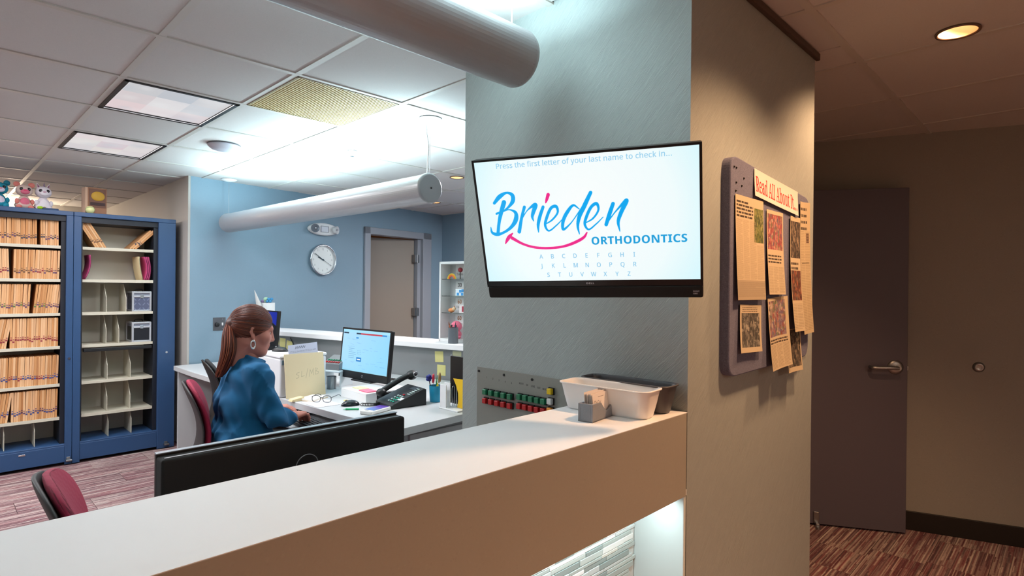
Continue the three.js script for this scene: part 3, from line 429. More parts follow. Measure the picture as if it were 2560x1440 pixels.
// ---------------------------------------------------------------- file cabinets
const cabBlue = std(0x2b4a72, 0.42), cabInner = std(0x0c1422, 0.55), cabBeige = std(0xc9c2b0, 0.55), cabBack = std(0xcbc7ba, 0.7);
const SHELF = [1.74, 1.474, 1.205, 0.941, 0.642, 0.376, 0.165], CABF = -5.75;
function cabinet(label, x0, x1, sl, sr) {                             // sl, sr: widths of the left and right stiles
  const t = thing('file_cabinet', label, 'file cabinet', [0, 0, CABF]);
  const top = 2.02, open = 1.985, D = 0.62;
  part('carcass', merge([bx(x0, x1, open, top, -D, 0, 0.004), bx(x0, x0 + 0.015, 0.06, open, -D, -0.03), bx(x1 - 0.015, x1, 0.06, open, -D, -0.03), bx(x0, x1, 0.02, 0.165, -D, -0.004, 0.004)]), cabBlue, t);
  part('stile', bx(x0, x0 + sl, 0.0, open, -0.03, 0.001, 0.004), cabBlue, t); part('stile', bx(x1 - sr, x1, 0.0, open, -0.03, 0.001, 0.004), cabBlue, t);
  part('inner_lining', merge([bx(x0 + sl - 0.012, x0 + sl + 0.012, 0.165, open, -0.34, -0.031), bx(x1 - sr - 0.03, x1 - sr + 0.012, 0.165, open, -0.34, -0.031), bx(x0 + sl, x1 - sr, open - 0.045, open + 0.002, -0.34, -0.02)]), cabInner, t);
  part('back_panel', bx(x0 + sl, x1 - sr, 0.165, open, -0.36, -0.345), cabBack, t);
  for (const y of SHELF.slice(0, 6)) part('shelf', merge([bx(x0 + sl + 0.013, x1 - sr - 0.031, y - 0.014, y, -0.344, -0.035, 0.002), bx(x0 + sl + 0.013, x1 - sr - 0.031, y - 0.02, y + 0.004, -0.040, -0.034, 0.001)]), cabBeige, t);
  part('toe_panel', bx(x0 + sl, x1 - sr, 0.02, 0.15, -0.03, -0.002, 0.003), cabBlue, t);
  const px = x1 - sr / 2; part('foot_pedal', merge([bx(px - 0.02, px + 0.02, 0.03, 0.045, 0, 0.045, 0.004), bx(px - 0.012, px + 0.012, 0.03, 0.06, 0, 0.012, 0.002)]), steel, t);
  part('lock', cyl(0.009, 0.009, 0.006, 0, 0, 0, 18).rotateX(Math.PI / 2).translate(px, 0.845, 0.004), chrome, t);
  return t;
}
const cabL = cabinet('blue metal file cabinet packed with manila folders, left of the emptier one', 0.0, 0.826, 0.05, 0.045);
const cabR = cabinet('blue metal file cabinet with nearly empty divided shelves, right of the packed one', 0.828, 1.560, 0.05, 0.135);
{ const d = part('shelf_divider', bx(-0.002, 0.002, 0, 0.17, -0.30, -0.06), cabBeige, cabR); d.geometry = prism([[0.06, 0], [0.30, 0], [0.30, 0.235], [0.16, 0.235], [0.06, 0.12]], 0.004).rotateY(Math.PI / 2).translate(-0.002, 0, 0);
  const at = (o, x, y) => { o.position.set(x, y, 0); return o; };
  at(d, 1.06, SHELF[2]);
  for (const [x, k] of [[1.20, 2], [1.06, 3], [1.15, 3], [1.07, 4], [1.235, 4], [1.07, 5], [1.235, 5], [1.08, 6], [1.245, 6]]) at(part('shelf_divider', d.geometry, cabBeige, cabR), x, SHELF[k]);
  for (const [x, k] of [[0.42, 6], [0.60, 6]]) at(part('shelf_divider', d.geometry, cabBeige, cabL), x, SHELF[k]);
  part('drawer_rail', bx(0.90, 1.385, 0.885, 0.912, -0.06, -0.02, 0.004), darkMetal, cabR, 'dark rail under the fourth shelf'); part('label_tag', bx(0.50, 0.54, 0.118, 0.13, -0.004, 0.002, 0.001), chrome, cabL); }
// manila folders: one built, then copies
const folderMats = [0xd09a68, 0xd8a576, 0xc48b58, 0xdcae82].map((c) => std(c, 0.8)), tagMats = [0x5d3f5f, 0x8d2f3a, 0x3c4a86, 0x6b4a34, 0x59753f, 0x3a3a48].map((c) => std(c, 0.7));
function makeFolder(k, j) {
  const o = new THREE.Group(); o.name = 'file_folder';
  const w = 0.0133, prof = [[-w / 2, 0], [w / 2, 0], [w / 2, 0.222], [w * 0.2, 0.230], [-w * 0.1, 0.224], [-w * 0.4, 0.229], [-w / 2, 0.222]];
  const f = shadow(new THREE.Mesh(prism(prof, 0.24, 0.0008).translate(0, 0, -0.24), folderMats[k])); f.name = 'folder_body'; o.add(f);
  const g = shadow(new THREE.Mesh(merge([bx(-w / 2 + 0.001, w / 2 - 0.001, 0.052, 0.064, -0.001, 0.0012), bx(-w / 2 + 0.003, w / 2 - 0.003, 0.072, 0.079, -0.001, 0.0012)]), tagMats[j])); g.name = 'colour_tag'; o.add(g);
  return o;
}
const folderKinds = []; for (let k = 0; k < 4; k++) for (let j = 0; j < 6; j++) folderKinds.push(makeFolder(k, j));
function folder(kind, x, y, z, lean, label, group, up = 0) {
  const o = kind.clone(); o.name = numbered('file_folder'); o.position.set(x, y + up, z); o.rotation.z = lean; o.children[1].position.y = rr(-0.011, 0.011); o.userData = { label, category: 'file folder', group }; scene.add(o); return o;
}
const ORD = ['', 'second', 'third', 'fourth', 'fifth', 'sixth', 'seventh', 'eighth', 'ninth', 'tenth', 'eleventh', 'twelfth', 'thirteenth', 'fourteenth', 'fifteenth', 'sixteenth', 'seventeenth', 'eighteenth', 'nineteenth', 'twentieth', ...['first', 'second', 'third', 'fourth', 'fifth', 'sixth', 'seventh', 'eighth', 'ninth'].map((q) => 'twenty-' + q), 'thirtieth', 'thirty-first', 'thirty-second'];
const rowName = ['top', 'second', 'third', 'fourth', 'fifth', 'sixth'], rowTags = [[0, 3, 5], [3, 1, 0], [0, 0, 4], [1, 1, 1], [1, 2, 2], [2, 0, 2]];
for (let s = 0; s < 6; s++) {
  const y = SHELF[s] + 0.001, label = `manila file folder in the packed row on the ${rowName[s]} shelf of the left blue cabinet`, group = `manila folders on the ${rowName[s]} shelf of the left cabinet`;
  const row = []; let x = 0.34 + rr(0, 0.01), n = 0; const gapAt = [0.605, 0.44, 0.565, 0.43, 0.9, 0.44][s], lean0 = [0, 0.02, -0.03, -0.16, -0.02, -0.12][s], lean1 = [0, -0.02, -0.10, -0.01, 0.05, -0.02][s];
  while (x < 0.742) {
    const first = x < gapAt; if (!first && !n) { x += 0.022; n = 1; }
    const lean = (first ? lean0 : lean1) + rr(-0.012, 0.012), z = CABF - 0.05 + rr(-0.006, 0.004);
    const tag = rowTags[s][(rnd() * 3) | 0]; row.push(folder(folderKinds[((rnd() * 4) | 0) * 6 + tag], x, y, z, lean, label, group, Math.abs(Math.sin(lean)) * 0.0064 + 0.001));
    x += 0.0134 + Math.abs(lean) * 0.004 + rr(0, 0.0008);
  }
  row.reverse().forEach((o, i) => { o.userData.label = i ? `manila file folder on the ${rowName[s]} shelf, ${ORD[i]} from the right end of the packed row` : `manila file folder at the right end of the packed row on the ${rowName[s]} shelf`; });
}
for (let i = 0; i < 5; i++) folder(folderKinds[(i % 4) * 6 + 3], 0.985 + i * 0.0165, SHELF[0] + 0.005, CABF - 0.06, 0.52, 'manila file folder slumped to the left on the top shelf of the right blue cabinet', 'slumped folders at the left of the top shelf');
for (let i = 0; i < 3; i++) folder(folderKinds[(i % 4) * 6 + 5], 1.225 + i * 0.0195, SHELF[0] + 0.006, CABF - 0.06, -0.75, 'manila file folder leaning right on the top shelf of the right blue cabinet', 'leaning folders at the right of the top shelf');
{ const pink = std(0xc8457c, 0.75), cream = std(0xe6d2a4, 0.75);
  const sag = (m, x, lean, bend, label, group) => { const R = []; for (let i = 0; i <= 8; i++) { const q = i / 8, y = q * 0.205, dx = Math.sin(q * Math.PI) * bend + lean * q; R.push([[x + dx - 0.006, y, -0.20], [x + dx + 0.006, y, -0.20], [x + dx + 0.007, y, 0], [x + dx - 0.007, y, 0]]); } const f = solo('file_folder', loft(R), m, label, 'file folder', group); f.position.set(0, SHELF[1] + 0.002, CABF - 0.05); };
  sag(pink, 0.905, 0.035, 0.018, 'single pink folder sagging at the left of the second shelf of the right cabinet', undefined);
  sag(cream, 1.318, -0.03, -0.006, 'cream folder beside the pink ones on the second shelf of the right cabinet', undefined);
  for (let i = 0; i < 3; i++) sag(pink, 1.334 + i * 0.0142, -0.004, 0.02 - i * 0.003, 'pink folder sagging at the right of the second shelf of the right cabinet', 'pink folders at the right of the second shelf'); }
// two small metal-edged cases
function hardCase(label, inset, y) {
  const t = thing('carrying_case', label, 'carrying case', [1.315, y, CABF - 0.16]);
  const w = 0.066, h = 0.165, d = 0.10, e = 0.008;
  part('body', bx(-w, w, 0.002, h, -d, d, 0.003), inset, t); part('lid', bx(-w - 0.001, w + 0.001, h - 0.034, h, -d - 0.001, d + 0.001, 0.004), std(0x777b88, 0.4), t);
  const ed = []; for (const sx of [-1, 1]) for (const sz of [-1, 1]) ed.push(bx(sx * w - e, sx * w + e, 0, h + 0.004, sz * d - e, sz * d + e, 0.003)); for (const y0 of [0.006, h - 0.036, h]) for (const sz of [-1, 1]) ed.push(bx(-w, w, y0 - e, y0 + e, sz * d - e, sz * d + e, 0.003)); for (const y0 of [0.006, h]) for (const sx of [-1, 1]) ed.push(bx(sx * w - e, sx * w + e, y0 - e, y0 + e, -d, d, 0.003));
  part('edge_trim', merge(ed), std(0xd3d4da, 0.3, 0.7), t); part('clasp', bx(-0.012, 0.012, h - 0.05, h - 0.02, d + 0.006, d + 0.012, 0.002), chrome, t); part('handle', tube([[-0.03, h + 0.006, 0], [-0.026, h + 0.022, 0], [0.026, h + 0.022, 0], [0.03, h + 0.006, 0]], 0.004, 8), darkMetal, t); }
const diamond = canvasTex(128, 128, (c) => { c.fillStyle = '#5a5f78'; c.fillRect(0, 0, 128, 128); c.fillStyle = '#7d829a'; for (let i = 0; i < 4; i++) for (let j = 0; j < 4; j++) { c.save(); c.translate(i * 32 + 16, j * 32 + 16); c.rotate((i + j) % 2 ? 0.8 : -0.8); c.fillRect(-11, -3, 22, 6); c.restore(); } });
hardCase('small case with silver edges and patterned grey sides on the third shelf', std(0xffffff, 0.4, 0.3, { map: diamond }), SHELF[2] + 0.002);
hardCase('small case with silver edges and plain black sides on the fourth shelf', std(0x10121c, 0.4), SHELF[3] + 0.002);
// ---------------------------------------------------------------- plush toys and a box on top of the cabinets
function plush(label, x, fur, o) {
  const t = thing('plush_toy', label, 'plush toy', [x, 2.021, -5.92], 0.06), f = std(fur, 0.95), belly = std(o.belly, 0.95), ear = std(o.ear, 0.9), eye = std(0x120c14, 0.2), nose = std(o.nose, 0.6);
  part('body', loft([0, 0.1, 0.3, 0.55, 0.8, 1].map((q) => { const r = [0.02, 0.052, 0.060, 0.05, 0.036, 0.02][[0, 0.1, 0.3, 0.55, 0.8, 1].indexOf(q)], a = []; for (let i = 0; i < 20; i++) { const k = -i / 20 * Math.PI * 2; a.push([r * Math.cos(k), q * 0.105, r * 0.85 * Math.sin(k)]); } return a; })), f, t);
  part('belly_patch', ball(0.036, 0, 0.05, 0.026, 0.9, 1.15, 0.7), belly, t);
  const head = part('head', ball(0.05, 0, 0.148, 0.006, 1.08, 0.95, 0.95), f, t); part('muzzle', ball(0.024, 0, 0.136, 0.045, 1.2, 0.85, 0.7), belly, t);
  for (const s of [-1, 1]) { const e = part('ear', o.round ? ball(0.021, s * 0.045, 0.195, 0, 1, 1, 0.45) : new THREE.ConeGeometry(0.014, 0.042, 14).rotateZ(-s * 0.35).translate(s * 0.034, 0.203, 0), o.round ? ear : f, t); part('inner_ear', o.round ? ball(0.014, s * 0.045, 0.195, 0.006, 1, 1, 0.4) : new THREE.ConeGeometry(0.008, 0.03, 12).rotateZ(-s * 0.35).translate(s * 0.034, 0.2, 0.008), ear, e);
    part('eye', ball(0.0125, s * 0.022, 0.156, 0.045, 1, 1, 0.6), eye, t); part('paw', ball(0.017, s * 0.046, 0.06, 0.026, 0.8, 1.3, 0.9), o.paw ? ear : f, t); part('foot', ball(0.020, s * 0.036, 0.017, 0.04, 0.95, 0.8, 1.2), o.paw ? ear : f, t); }
  part('nose', ball(0.009, 0, 0.146, 0.06, 1.2, 0.8, 0.7), nose, t);
  if (o.horn) part('horn', new THREE.ConeGeometry(0.009, 0.045, 14).translate(0.004, 0.21, 0.012), std(0x7d6a80, 0.5), t);
  return t; }
plush('teal and white plush toy at the left end of the cabinet top', 0.388, 0x16839a, { belly: 0xd9cfe0, ear: 0x0f6a7e, nose: 0xd08a9a, round: true });
plush('pale plush toy with pink ears and pink paws, middle one on the cabinet top', 0.535, 0xc9b2a8, { belly: 0xcf6a80, ear: 0xd07a70, nose: 0xdb4a70, round: true, paw: true });
plush('white plush toy with pointed ears and a small horn on the cabinet top', 0.652, 0xdcd6dd, { belly: 0xe3dde2, ear: 0x8a5a70, nose: 0xc9a0b0, horn: true });
{ const t = thing('toy_figure', 'tiny lime green toy lying in front of the white plush toy', 'toy', [0.622, 2.021, -5.80]); part('body', ball(0.014, 0, 0.013, 0, 1.4, 0.9, 1), std(0x9ac31e, 0.6), t); part('head', ball(0.010, 0.026, 0.012, 0.002, 1.2, 1, 1), std(0x8b7d3a, 0.6), t); }
solo('toy_boat', bx(-0.05, 0.05, 0, 0.014, -0.02, 0.02, 0.005).translate(0.685, 2.021, -5.80), std(0x17385c, 0.5), 'flat dark blue toy lying right of the lime green one on the cabinet', 'toy');
{ const t = thing('display_box', 'brown cardboard display box with a yellow printed window on the right cabinet top', 'box', [0.99, 2.021, -5.93], 0.10);
  part('carton', bx(-0.075, 0.075, 0, 0.225, -0.05, 0.05, 0.002), std(0x9a6d52, 0.7), t); part('side_strip', bx(-0.077, -0.060, 0, 0.225, -0.051, 0.0515, 0.001), std(0xc8a58c, 0.7), t);
  part('window', bx(-0.052, 0.068, 0.06, 0.215, 0.050, 0.0525, 0.001), std(0x6b3f2a, 0.5), t);
  part('yellow_shape', lathe([[0, 0.012], [0.03, 0.010], [0.042, 0.002], [0.044, 0]], 30).rotateX(Math.PI / 2).scale(1.1, 0.9, 1).translate(0.012, 0.155, 0.0525), std(0xc79a32, 0.6), t); part('dark_band', bx(-0.042, 0.062, 0.078, 0.102, 0.0525, 0.056, 0.002), std(0x3a1c1c, 0.6), t); }
{ const t = thing('ball_ornament', 'pale yellow-green ball standing before the brown display box', 'ball', [0.945, 2.021, -5.83]); part('ball', ball(0.032, 0, 0.032, 0), std(0xe3e3a0, 0.45), t); part('band', new THREE.TorusGeometry(0.0318, 0.0016, 8, 32).rotateX(0.9).translate(0, 0.032, 0), std(0x7a9a78, 0.5), t); }
{ // glowing globe on the wall far behind the cabinets
  const t = thing('wall_lamp', 'glowing white globe lamp on the wall behind the plush toys', 'lamp', [0.70, 2.16, -8.9]);
  part('globe', ball(0.11, 0, 0, 0), std(0x555555, 0.4, 0, { emissive: 0xfff0dc, emissiveIntensity: 2.2 }), t); part('base', cyl(0.05, 0.06, 0.03, 0, 0, 0).rotateX(Math.PI / 2).translate(0, 0, -0.085), whiteMat, t);
  const l = new THREE.PointLight(0xffe6c8, 2.0, 0, 2); l.castShadow = true; t.add(l); }
// ---------------------------------------------------------------- things on the wall with the clock (local frame of that wall)
function onClockWall(o, x, y, z = 0.001) { o.position.set(clockA[0] + x * Math.cos(clockYaw) + z * Math.sin(clockYaw), y, clockA[1] - x * Math.sin(clockYaw) + z * Math.cos(clockYaw)); o.rotation.y = clockYaw; return o; }
{ const t = onClockWall(thing('wall_clock', 'round wall clock with chrome rim and white dial', 'clock'), 1.383, 1.722), R = 0.165;
  part('rim', lathe([[R - 0.022, 0.012], [R - 0.018, 0.034], [R - 0.008, 0.042], [R, 0.032], [R + 0.002, 0.01], [R - 0.004, 0], [R - 0.022, 0]], 64).rotateX(Math.PI / 2), chrome, t);
  const dial = canvasTex(512, 512, (c) => { c.fillStyle = '#e8efee'; c.fillRect(0, 0, 512, 512); c.translate(256, 256); c.fillStyle = '#7c8a90'; c.font = '46px sans-serif'; c.textAlign = 'center'; c.textBaseline = 'middle'; for (let i = 1; i <= 12; i++) { const a = i * Math.PI / 6; c.fillText(String(i), 198 * Math.sin(a), -198 * Math.cos(a)); } for (let i = 0; i < 60; i++) { const a = i * Math.PI / 30; c.fillRect(238 * Math.sin(a) - 1.5, -238 * Math.cos(a) - 1.5, 3, 3); } });
  part('dial', new THREE.CircleGeometry(R - 0.018, 64).translate(0, 0, 0.014), std(0xffffff, 0.5, 0, { map: dial }), t);
  const hand = (n, l, w, a, z) => part(n, bx(-w / 2, w / 2, -0.02, l, z, z + 0.002).rotateZ(-a), std(0x23424e, 0.5), t); hand('hour_hand', 0.068, 0.009, Math.PI * 2 * (9.84 / 12), 0.018); hand('minute_hand', 0.115, 0.005, Math.PI * 2 * (50.5 / 60), 0.021); hand('second_hand', 0.12, 0.0025, Math.PI * 2 * (20 / 60), 0.024);
  part('hub', cyl(0.008, 0.008, 0.006, 0, 0, 0, 16).rotateX(Math.PI / 2).translate(0, 0, 0.026), std(0x23424e, 0.5), t); }
{ const t = onClockWall(thing('emergency_light', 'white oval emergency light unit with two lamp heads above the clock', 'emergency light'), 1.378, 2.048), w = std(0xdde2e4, 0.45);
  const ell = []; for (let i = 0; i < 40; i++) { const a = i / 40 * Math.PI * 2; ell.push([0.185 * Math.cos(a), 0.066 * Math.sin(a)]); } part('housing', prism(ell, 0.05, 0.012), w, t);
  for (const s of [-1, 1]) { const h = part('lamp_head', lathe([[0, 0.03], [0.03, 0.032], [0.042, 0.045], [0.044, 0.04], [0.036, 0.0], [0, 0]], 28).rotateX(Math.PI / 2).rotateY(s * 0.5).translate(s * 0.118, 0.0, 0.045), s < 0 ? std(0x6c7480, 0.4, 0.4) : w, t); part('bulb', ball(0.012, s * 0.135, 0.0, 0.085), chrome, h); }
  part('test_panel', bx(-0.045, 0.045, -0.03, 0.03, 0.05, 0.054, 0.002), std(0xc4ccd6, 0.4), t); part('panel_rim', merge([bx(-0.048, 0.048, -0.033, -0.030, 0.05, 0.056), bx(-0.048, 0.048, 0.030, 0.033, 0.05, 0.056), bx(-0.048, -0.045, -0.033, 0.033, 0.05, 0.056), bx(0.045, 0.048, -0.033, 0.033, 0.05, 0.056)]), std(0x6c7480, 0.5), t); }
{ const t = onClockWall(thing('wall_plate', 'steel wall plate with a knob and a switch on the wall by the woman', 'switch plate'), 0.283, 1.083);
  part('plate', bx(-0.058, 0.058, -0.06, 0.06, 0, 0.004, 0.0015), std(0x62656a, 0.4, 0.5), t); part('knob', lathe([[0, 0.022], [0.014, 0.022], [0.018, 0.018], [0.02, 0]], 28).rotateX(Math.PI / 2).translate(-0.024, -0.004, 0.004), darkMetal, t); part('switch', bx(0.020, 0.032, -0.014, 0.012, 0.004, 0.012, 0.002), whiteMat, t); for (const y of [-0.045, 0.045]) part('screw', cyl(0.003, 0.003, 0.002, 0, 0, 0, 12).rotateX(Math.PI / 2).translate(0.026, y, 0.005), chrome, t); }

// ---------------------------------------------------------------- office chairs: local +z is the sitter's front, origin on the floor under the seat
function chair(label, pos, turn, cushion, shell, arms = false) {
  const t = thing('office_chair', label, 'office chair', pos, turn);
  const R = [], S = [];
  for (let i = 0; i <= 22; i++) { const q = 0.5 - 0.5 * Math.cos(Math.PI * i / 22), y = 0.515 + 0.44 * q, a = [], b = [];
    const e = Math.sqrt(Math.max(0.004, 1 - Math.pow(Math.max(0, (q - 0.72) / 0.281), 3))) * Math.sqrt(Math.max(0.01, 1 - Math.pow(Math.max(0, (0.25 - q) / 0.252), 2.4)));
    const w = (0.165 + 0.04 * Math.sin(Math.PI * 0.8 * q)) * e, th = 0.3 + 0.7 * e, zc = -0.305 + 0.065 * Math.sin(Math.PI * Math.pow(q, 0.9)) - 0.02 * q;
    for (let j = 0; j < 32; j++) { const k = -j / 32 * Math.PI * 2, cx = Math.sign(Math.cos(k)) * Math.pow(Math.abs(Math.cos(k)), 0.65), sz = Math.sign(Math.sin(k)) * Math.pow(Math.abs(Math.sin(k)), 0.7), wrap = 0.022 * cx * cx * e; a.push([w * cx, y, zc + 0.012 + 0.019 * th * sz + wrap]); b.push([(w + 0.003) * cx, y - 0.003, zc - 0.013 + 0.011 * th * sz + wrap]); }
    R.push(a); S.push(b); }
  part('backrest', loft(R), cushion, t); part('back_shell', loft(S), shell, t);
  const seat = []; for (const [y, k] of [[0.405, 0.86], [0.415, 0.97], [0.44, 1], [0.468, 0.98], [0.480, 0.86]]) seat.push(rrect(0.47 * k, 0.45 * k, 0.13 * k, y, 8)); part('seat', loft(seat).translate(0, 0, 0.01), cushion, t);
  part('seat_pan', loft([rrect(0.30, 0.30, 0.06, 0.375, 8), rrect(0.42, 0.41, 0.11, 0.406, 8)]), shell, t);
  part('back_support', tube([[0, 0.39, -0.12], [0, 0.38, -0.26], [0, 0.44, -0.335], [0, 0.60, -0.315]], 0.017, 10), blackPlastic, t);
  part('gas_column', merge([cyl(0.026, 0.03, 0.16, 0, 0.17, 0), cyl(0.016, 0.016, 0.16, 0, 0.30, 0)]), darkMetal, t);
  for (let i = 0; i < 5; i++) { const a = i * Math.PI * 0.4 + 0.3, g = bx(-0.018, 0.018, 0.075, 0.105, 0, 0.29, 0.008); const l = part('leg', g, blackPlastic, t); l.rotation.y = a; part('caster', merge([cyl(0.026, 0.026, 0.016, 0, 0, 0, 18).rotateZ(Math.PI / 2).translate(-0.013, 0.026, 0.285), cyl(0.026, 0.026, 0.016, 0, 0, 0, 18).rotateZ(Math.PI / 2).translate(0.013, 0.026, 0.285), cyl(0.007, 0.007, 0.05, 0, 0.06, 0.285, 10)]), blackPlastic, l); }
  if (arms) for (const s of [-1, 1]) part('armrest', merge([tube([[s * 0.22, 0.40, -0.02], [s * 0.27, 0.42, -0.02], [s * 0.275, 0.56, -0.02], [s * 0.275, 0.655, -0.02]], 0.014, 10), bx(s * 0.275 - 0.035, s * 0.275 + 0.035, 0.655, 0.68, -0.13, 0.11, 0.01)]), blackPlastic, t);
  return t;
}
const weave = canvasTex(128, 128, (c) => { c.fillStyle = '#808080'; c.fillRect(0, 0, 128, 128); for (let i = 0; i < 16; i++) for (let j = 0; j < 16; j++) { c.fillStyle = (i + j) % 2 ? '#b0b0b0' : '#505050'; c.fillRect(i * 8, j * 8, 7, 7); } });
const lensMat = phys(0xffffff, 0.05, { transmission: 1, thickness: 0, ior: 1.5 });
const redFabric = std(0x96163a, 0.8, 0, { bumpMap: weave, bumpScale: 0.0012 }), shellGrey = std(0x2c292a, 0.6), blackFabric = std(0x16171a, 0.85);
chair('nearer red office chair with grey back shell, its top showing over the counter', [0.530, 0, -1.86], 1.45, redFabric, shellGrey);
chair('red office chair with grey back shell on which the woman sits', [1.245, 0, -3.17], 1.28, redFabric, shellGrey);
chair('black office chair half hidden behind the woman at the far end of the desk', [1.60, 0, -4.02], 1.36, blackFabric, blackPlastic, true);

// ---------------------------------------------------------------- the woman's desk
{ const t = thing('office_desk', 'long white desk along the half wall, cluttered with office things', 'desk');
  const o = [[1.505, 5.58], [1.505, 5.1], [1.56, 3.57], [1.61, 2.80], [1.665, 2.40], [2.2, 2.455], ...[ledgeAt(2.15, 0.052), ledgeAt(-0.50, 0.052)].map((q) => [q[0], -q[2]])];
  part('desktop', prism(o, 0.040, 0.003).rotateX(-Math.PI / 2).translate(0, 0.70, 0), deskLaminate, t);
  part('pedestal', merge([bx(1.73, 2.30, 0.02, 0.698, -2.90, -2.475, 0.004)]), std(0x8e9194, 0.5), t, 'grey drawer pedestal');
  part('drawer_front', bx(1.76, 2.28, 0.42, 0.68, -2.476, -2.462, 0.004), std(0x9a9c9e, 0.5), t); part('drawer_front', bx(1.76, 2.28, 0.06, 0.405, -2.476, -2.462, 0.004), std(0x9a9c9e, 0.5), t);
  part('end_panel', bx(1.53, 1.84, 0, 0.699, -5.56, -5.53), deskLaminate, t);
  const tray = part('keyboard_tray', bx(-0.14, 0.16, -0.012, 0, -0.34, 0.30, 0.004), deskLaminate, t); tray.position.set(1.545, 0.665, -3.02); tray.rotation.y = -0.06;
  part('tray_rail', bx(1.58, 1.72, 0.665, 0.699, -3.34, -3.32), darkMetal, t); part('tray_rail', bx(1.61, 1.74, 0.665, 0.699, -2.76, -2.74), darkMetal, t);
  part('modesty_panel', bx(-0.5, 1.7, 0.02, 0.699, -0.062, -0.052), std(0x2a2c30, 0.6), t).position.set(LEDGE0[0], 0, LEDGE0[1]); const mp = t.children[t.children.length - 1]; mp.rotation.y = ledgeYaw; }
// all-in-one computers: display centred on the origin, facing +z
function computer(label, pos, rot, W, H, tex, base, glow) {
  const t = thing('computer', label, 'computer'); t.position.set(...pos); t.rotation.set(rot[1], rot[0], 0, 'YXZ');
  part('housing', merge([bx(-W, W, -H, H, -0.030, -0.002, 0.006), bx(-W * 0.7, W * 0.7, -H * 0.8, H * 0.6, -0.05, -0.028, 0.012)]), blackPlastic, t);
  part('bezel', merge([bx(-W, W, H - 0.012, H, -0.004, 0.001, 0.001), bx(-W, -W + 0.012, -H, H, -0.004, 0.001, 0.001), bx(W - 0.012, W, -H, H, -0.004, 0.001, 0.001), bx(-W, W, -H, -H + 0.05, -0.004, 0.001, 0.001)]), std(0x0a0c10, 0.35), t);
  part('display', new THREE.PlaneGeometry(2 * W - 0.022, 2 * H - 0.06).translate(0, 0.019, 0), std(0x020202, 0.3, 0, { emissive: 0xffffff, emissiveMap: tex, emissiveIntensity: glow }), t, 'lit display');
  const l = new THREE.RectAreaLight(new THREE.Color(0.6, 0.85, 1), glow * 0.5, 2 * W - 0.03, 2 * H - 0.07); l.position.set(0, 0.02, 0.003); l.rotation.y = Math.PI; l.castShadow = true; t.add(l);
  part('maker_mark', new THREE.TorusGeometry(0.008, 0.0012, 8, 24).translate(0, -H + 0.025, 0.001), chrome, t);
  const drop = pos[1] - base, st = new THREE.Group(); part('stand', merge([bx(-0.03, 0.03, -drop + 0.012, -0.03, -0.085, -0.065, 0.006), bx(-0.03, 0.03, -0.06, 0.0, -0.08, -0.045, 0.004)]).rotateX(-rot[1] ), blackPlastic, t); part('foot', bx(-0.11, 0.11, -drop + 0.0006, -drop + 0.012, -0.19, 0.03, 0.005).rotateX(-rot[1]), blackPlastic, t);
  return t;
}
const chartTex = canvasTex(640, 400, (c, w, h) => { const g = c.createLinearGradient(0, 0, w, h); g.addColorStop(0, '#b4e4ff'); g.addColorStop(1, '#8ed8ff'); c.fillStyle = g; c.fillRect(0, 0, w, h); c.fillStyle = '#a8e6ff'; c.fillRect(0, 0, w, 26); c.fillStyle = '#16324c'; c.fillRect(10, 28, 70, 14); c.fillRect(190, 28, 60, 14); c.fillStyle = '#c93a4a'; c.fillRect(250, 28, 290, 14); c.fillStyle = '#2f8fd8'; c.fillRect(540, 28, 60, 14); c.fillRect(190, 70, 34, 14); c.fillStyle = '#2a86d0'; c.fillRect(215, 262, 70, 40); c.fillStyle = '#fff'; c.fillRect(226, 278, 44, 8); c.fillStyle = 'rgba(60,120,170,0.35)'; for (let i = 0; i < 6; i++) c.fillRect(100, 180 + i * 18, rr(50, 110), 5); for (let i = 0; i < 9; i++) c.fillRect(220 + (i % 3) * 20, 196 + (i / 3 | 0) * 16, 14, 4); c.fillStyle = 'rgba(60,120,170,0.18)'; for (let i = 0; i < 30; i++) c.fillRect(rr(20, 560), rr(60, 380), rr(20, 70), 4); c.fillStyle = '#9adcf6'; c.fillRect(0, h - 16, w, 16); });
const blueTex = canvasTex(320, 200, (c, w, h) => { c.fillStyle = '#02040c'; c.fillRect(0, 0, w, h); c.fillStyle = '#0a2fd0'; c.beginPath(); c.moveTo(w, 0); c.lineTo(w * 0.55, 0); c.lineTo(w * 0.8, h * 0.26); c.lineTo(w, h * 0.40); c.fill(); });
computer('black desktop computer on a white box with a pale blue page open', [2.092, 0.982, -3.466], [-1.48, -0.10], 0.27, 0.1725, chartTex, 0.797, 1.0);
computer('black desktop computer with a mostly dark and blue display, behind the woman\'s head', [2.0, 1.062, -4.97], [-1.50, -0.08], 0.27, 0.1725, blueTex, 0.7405, 0.55);
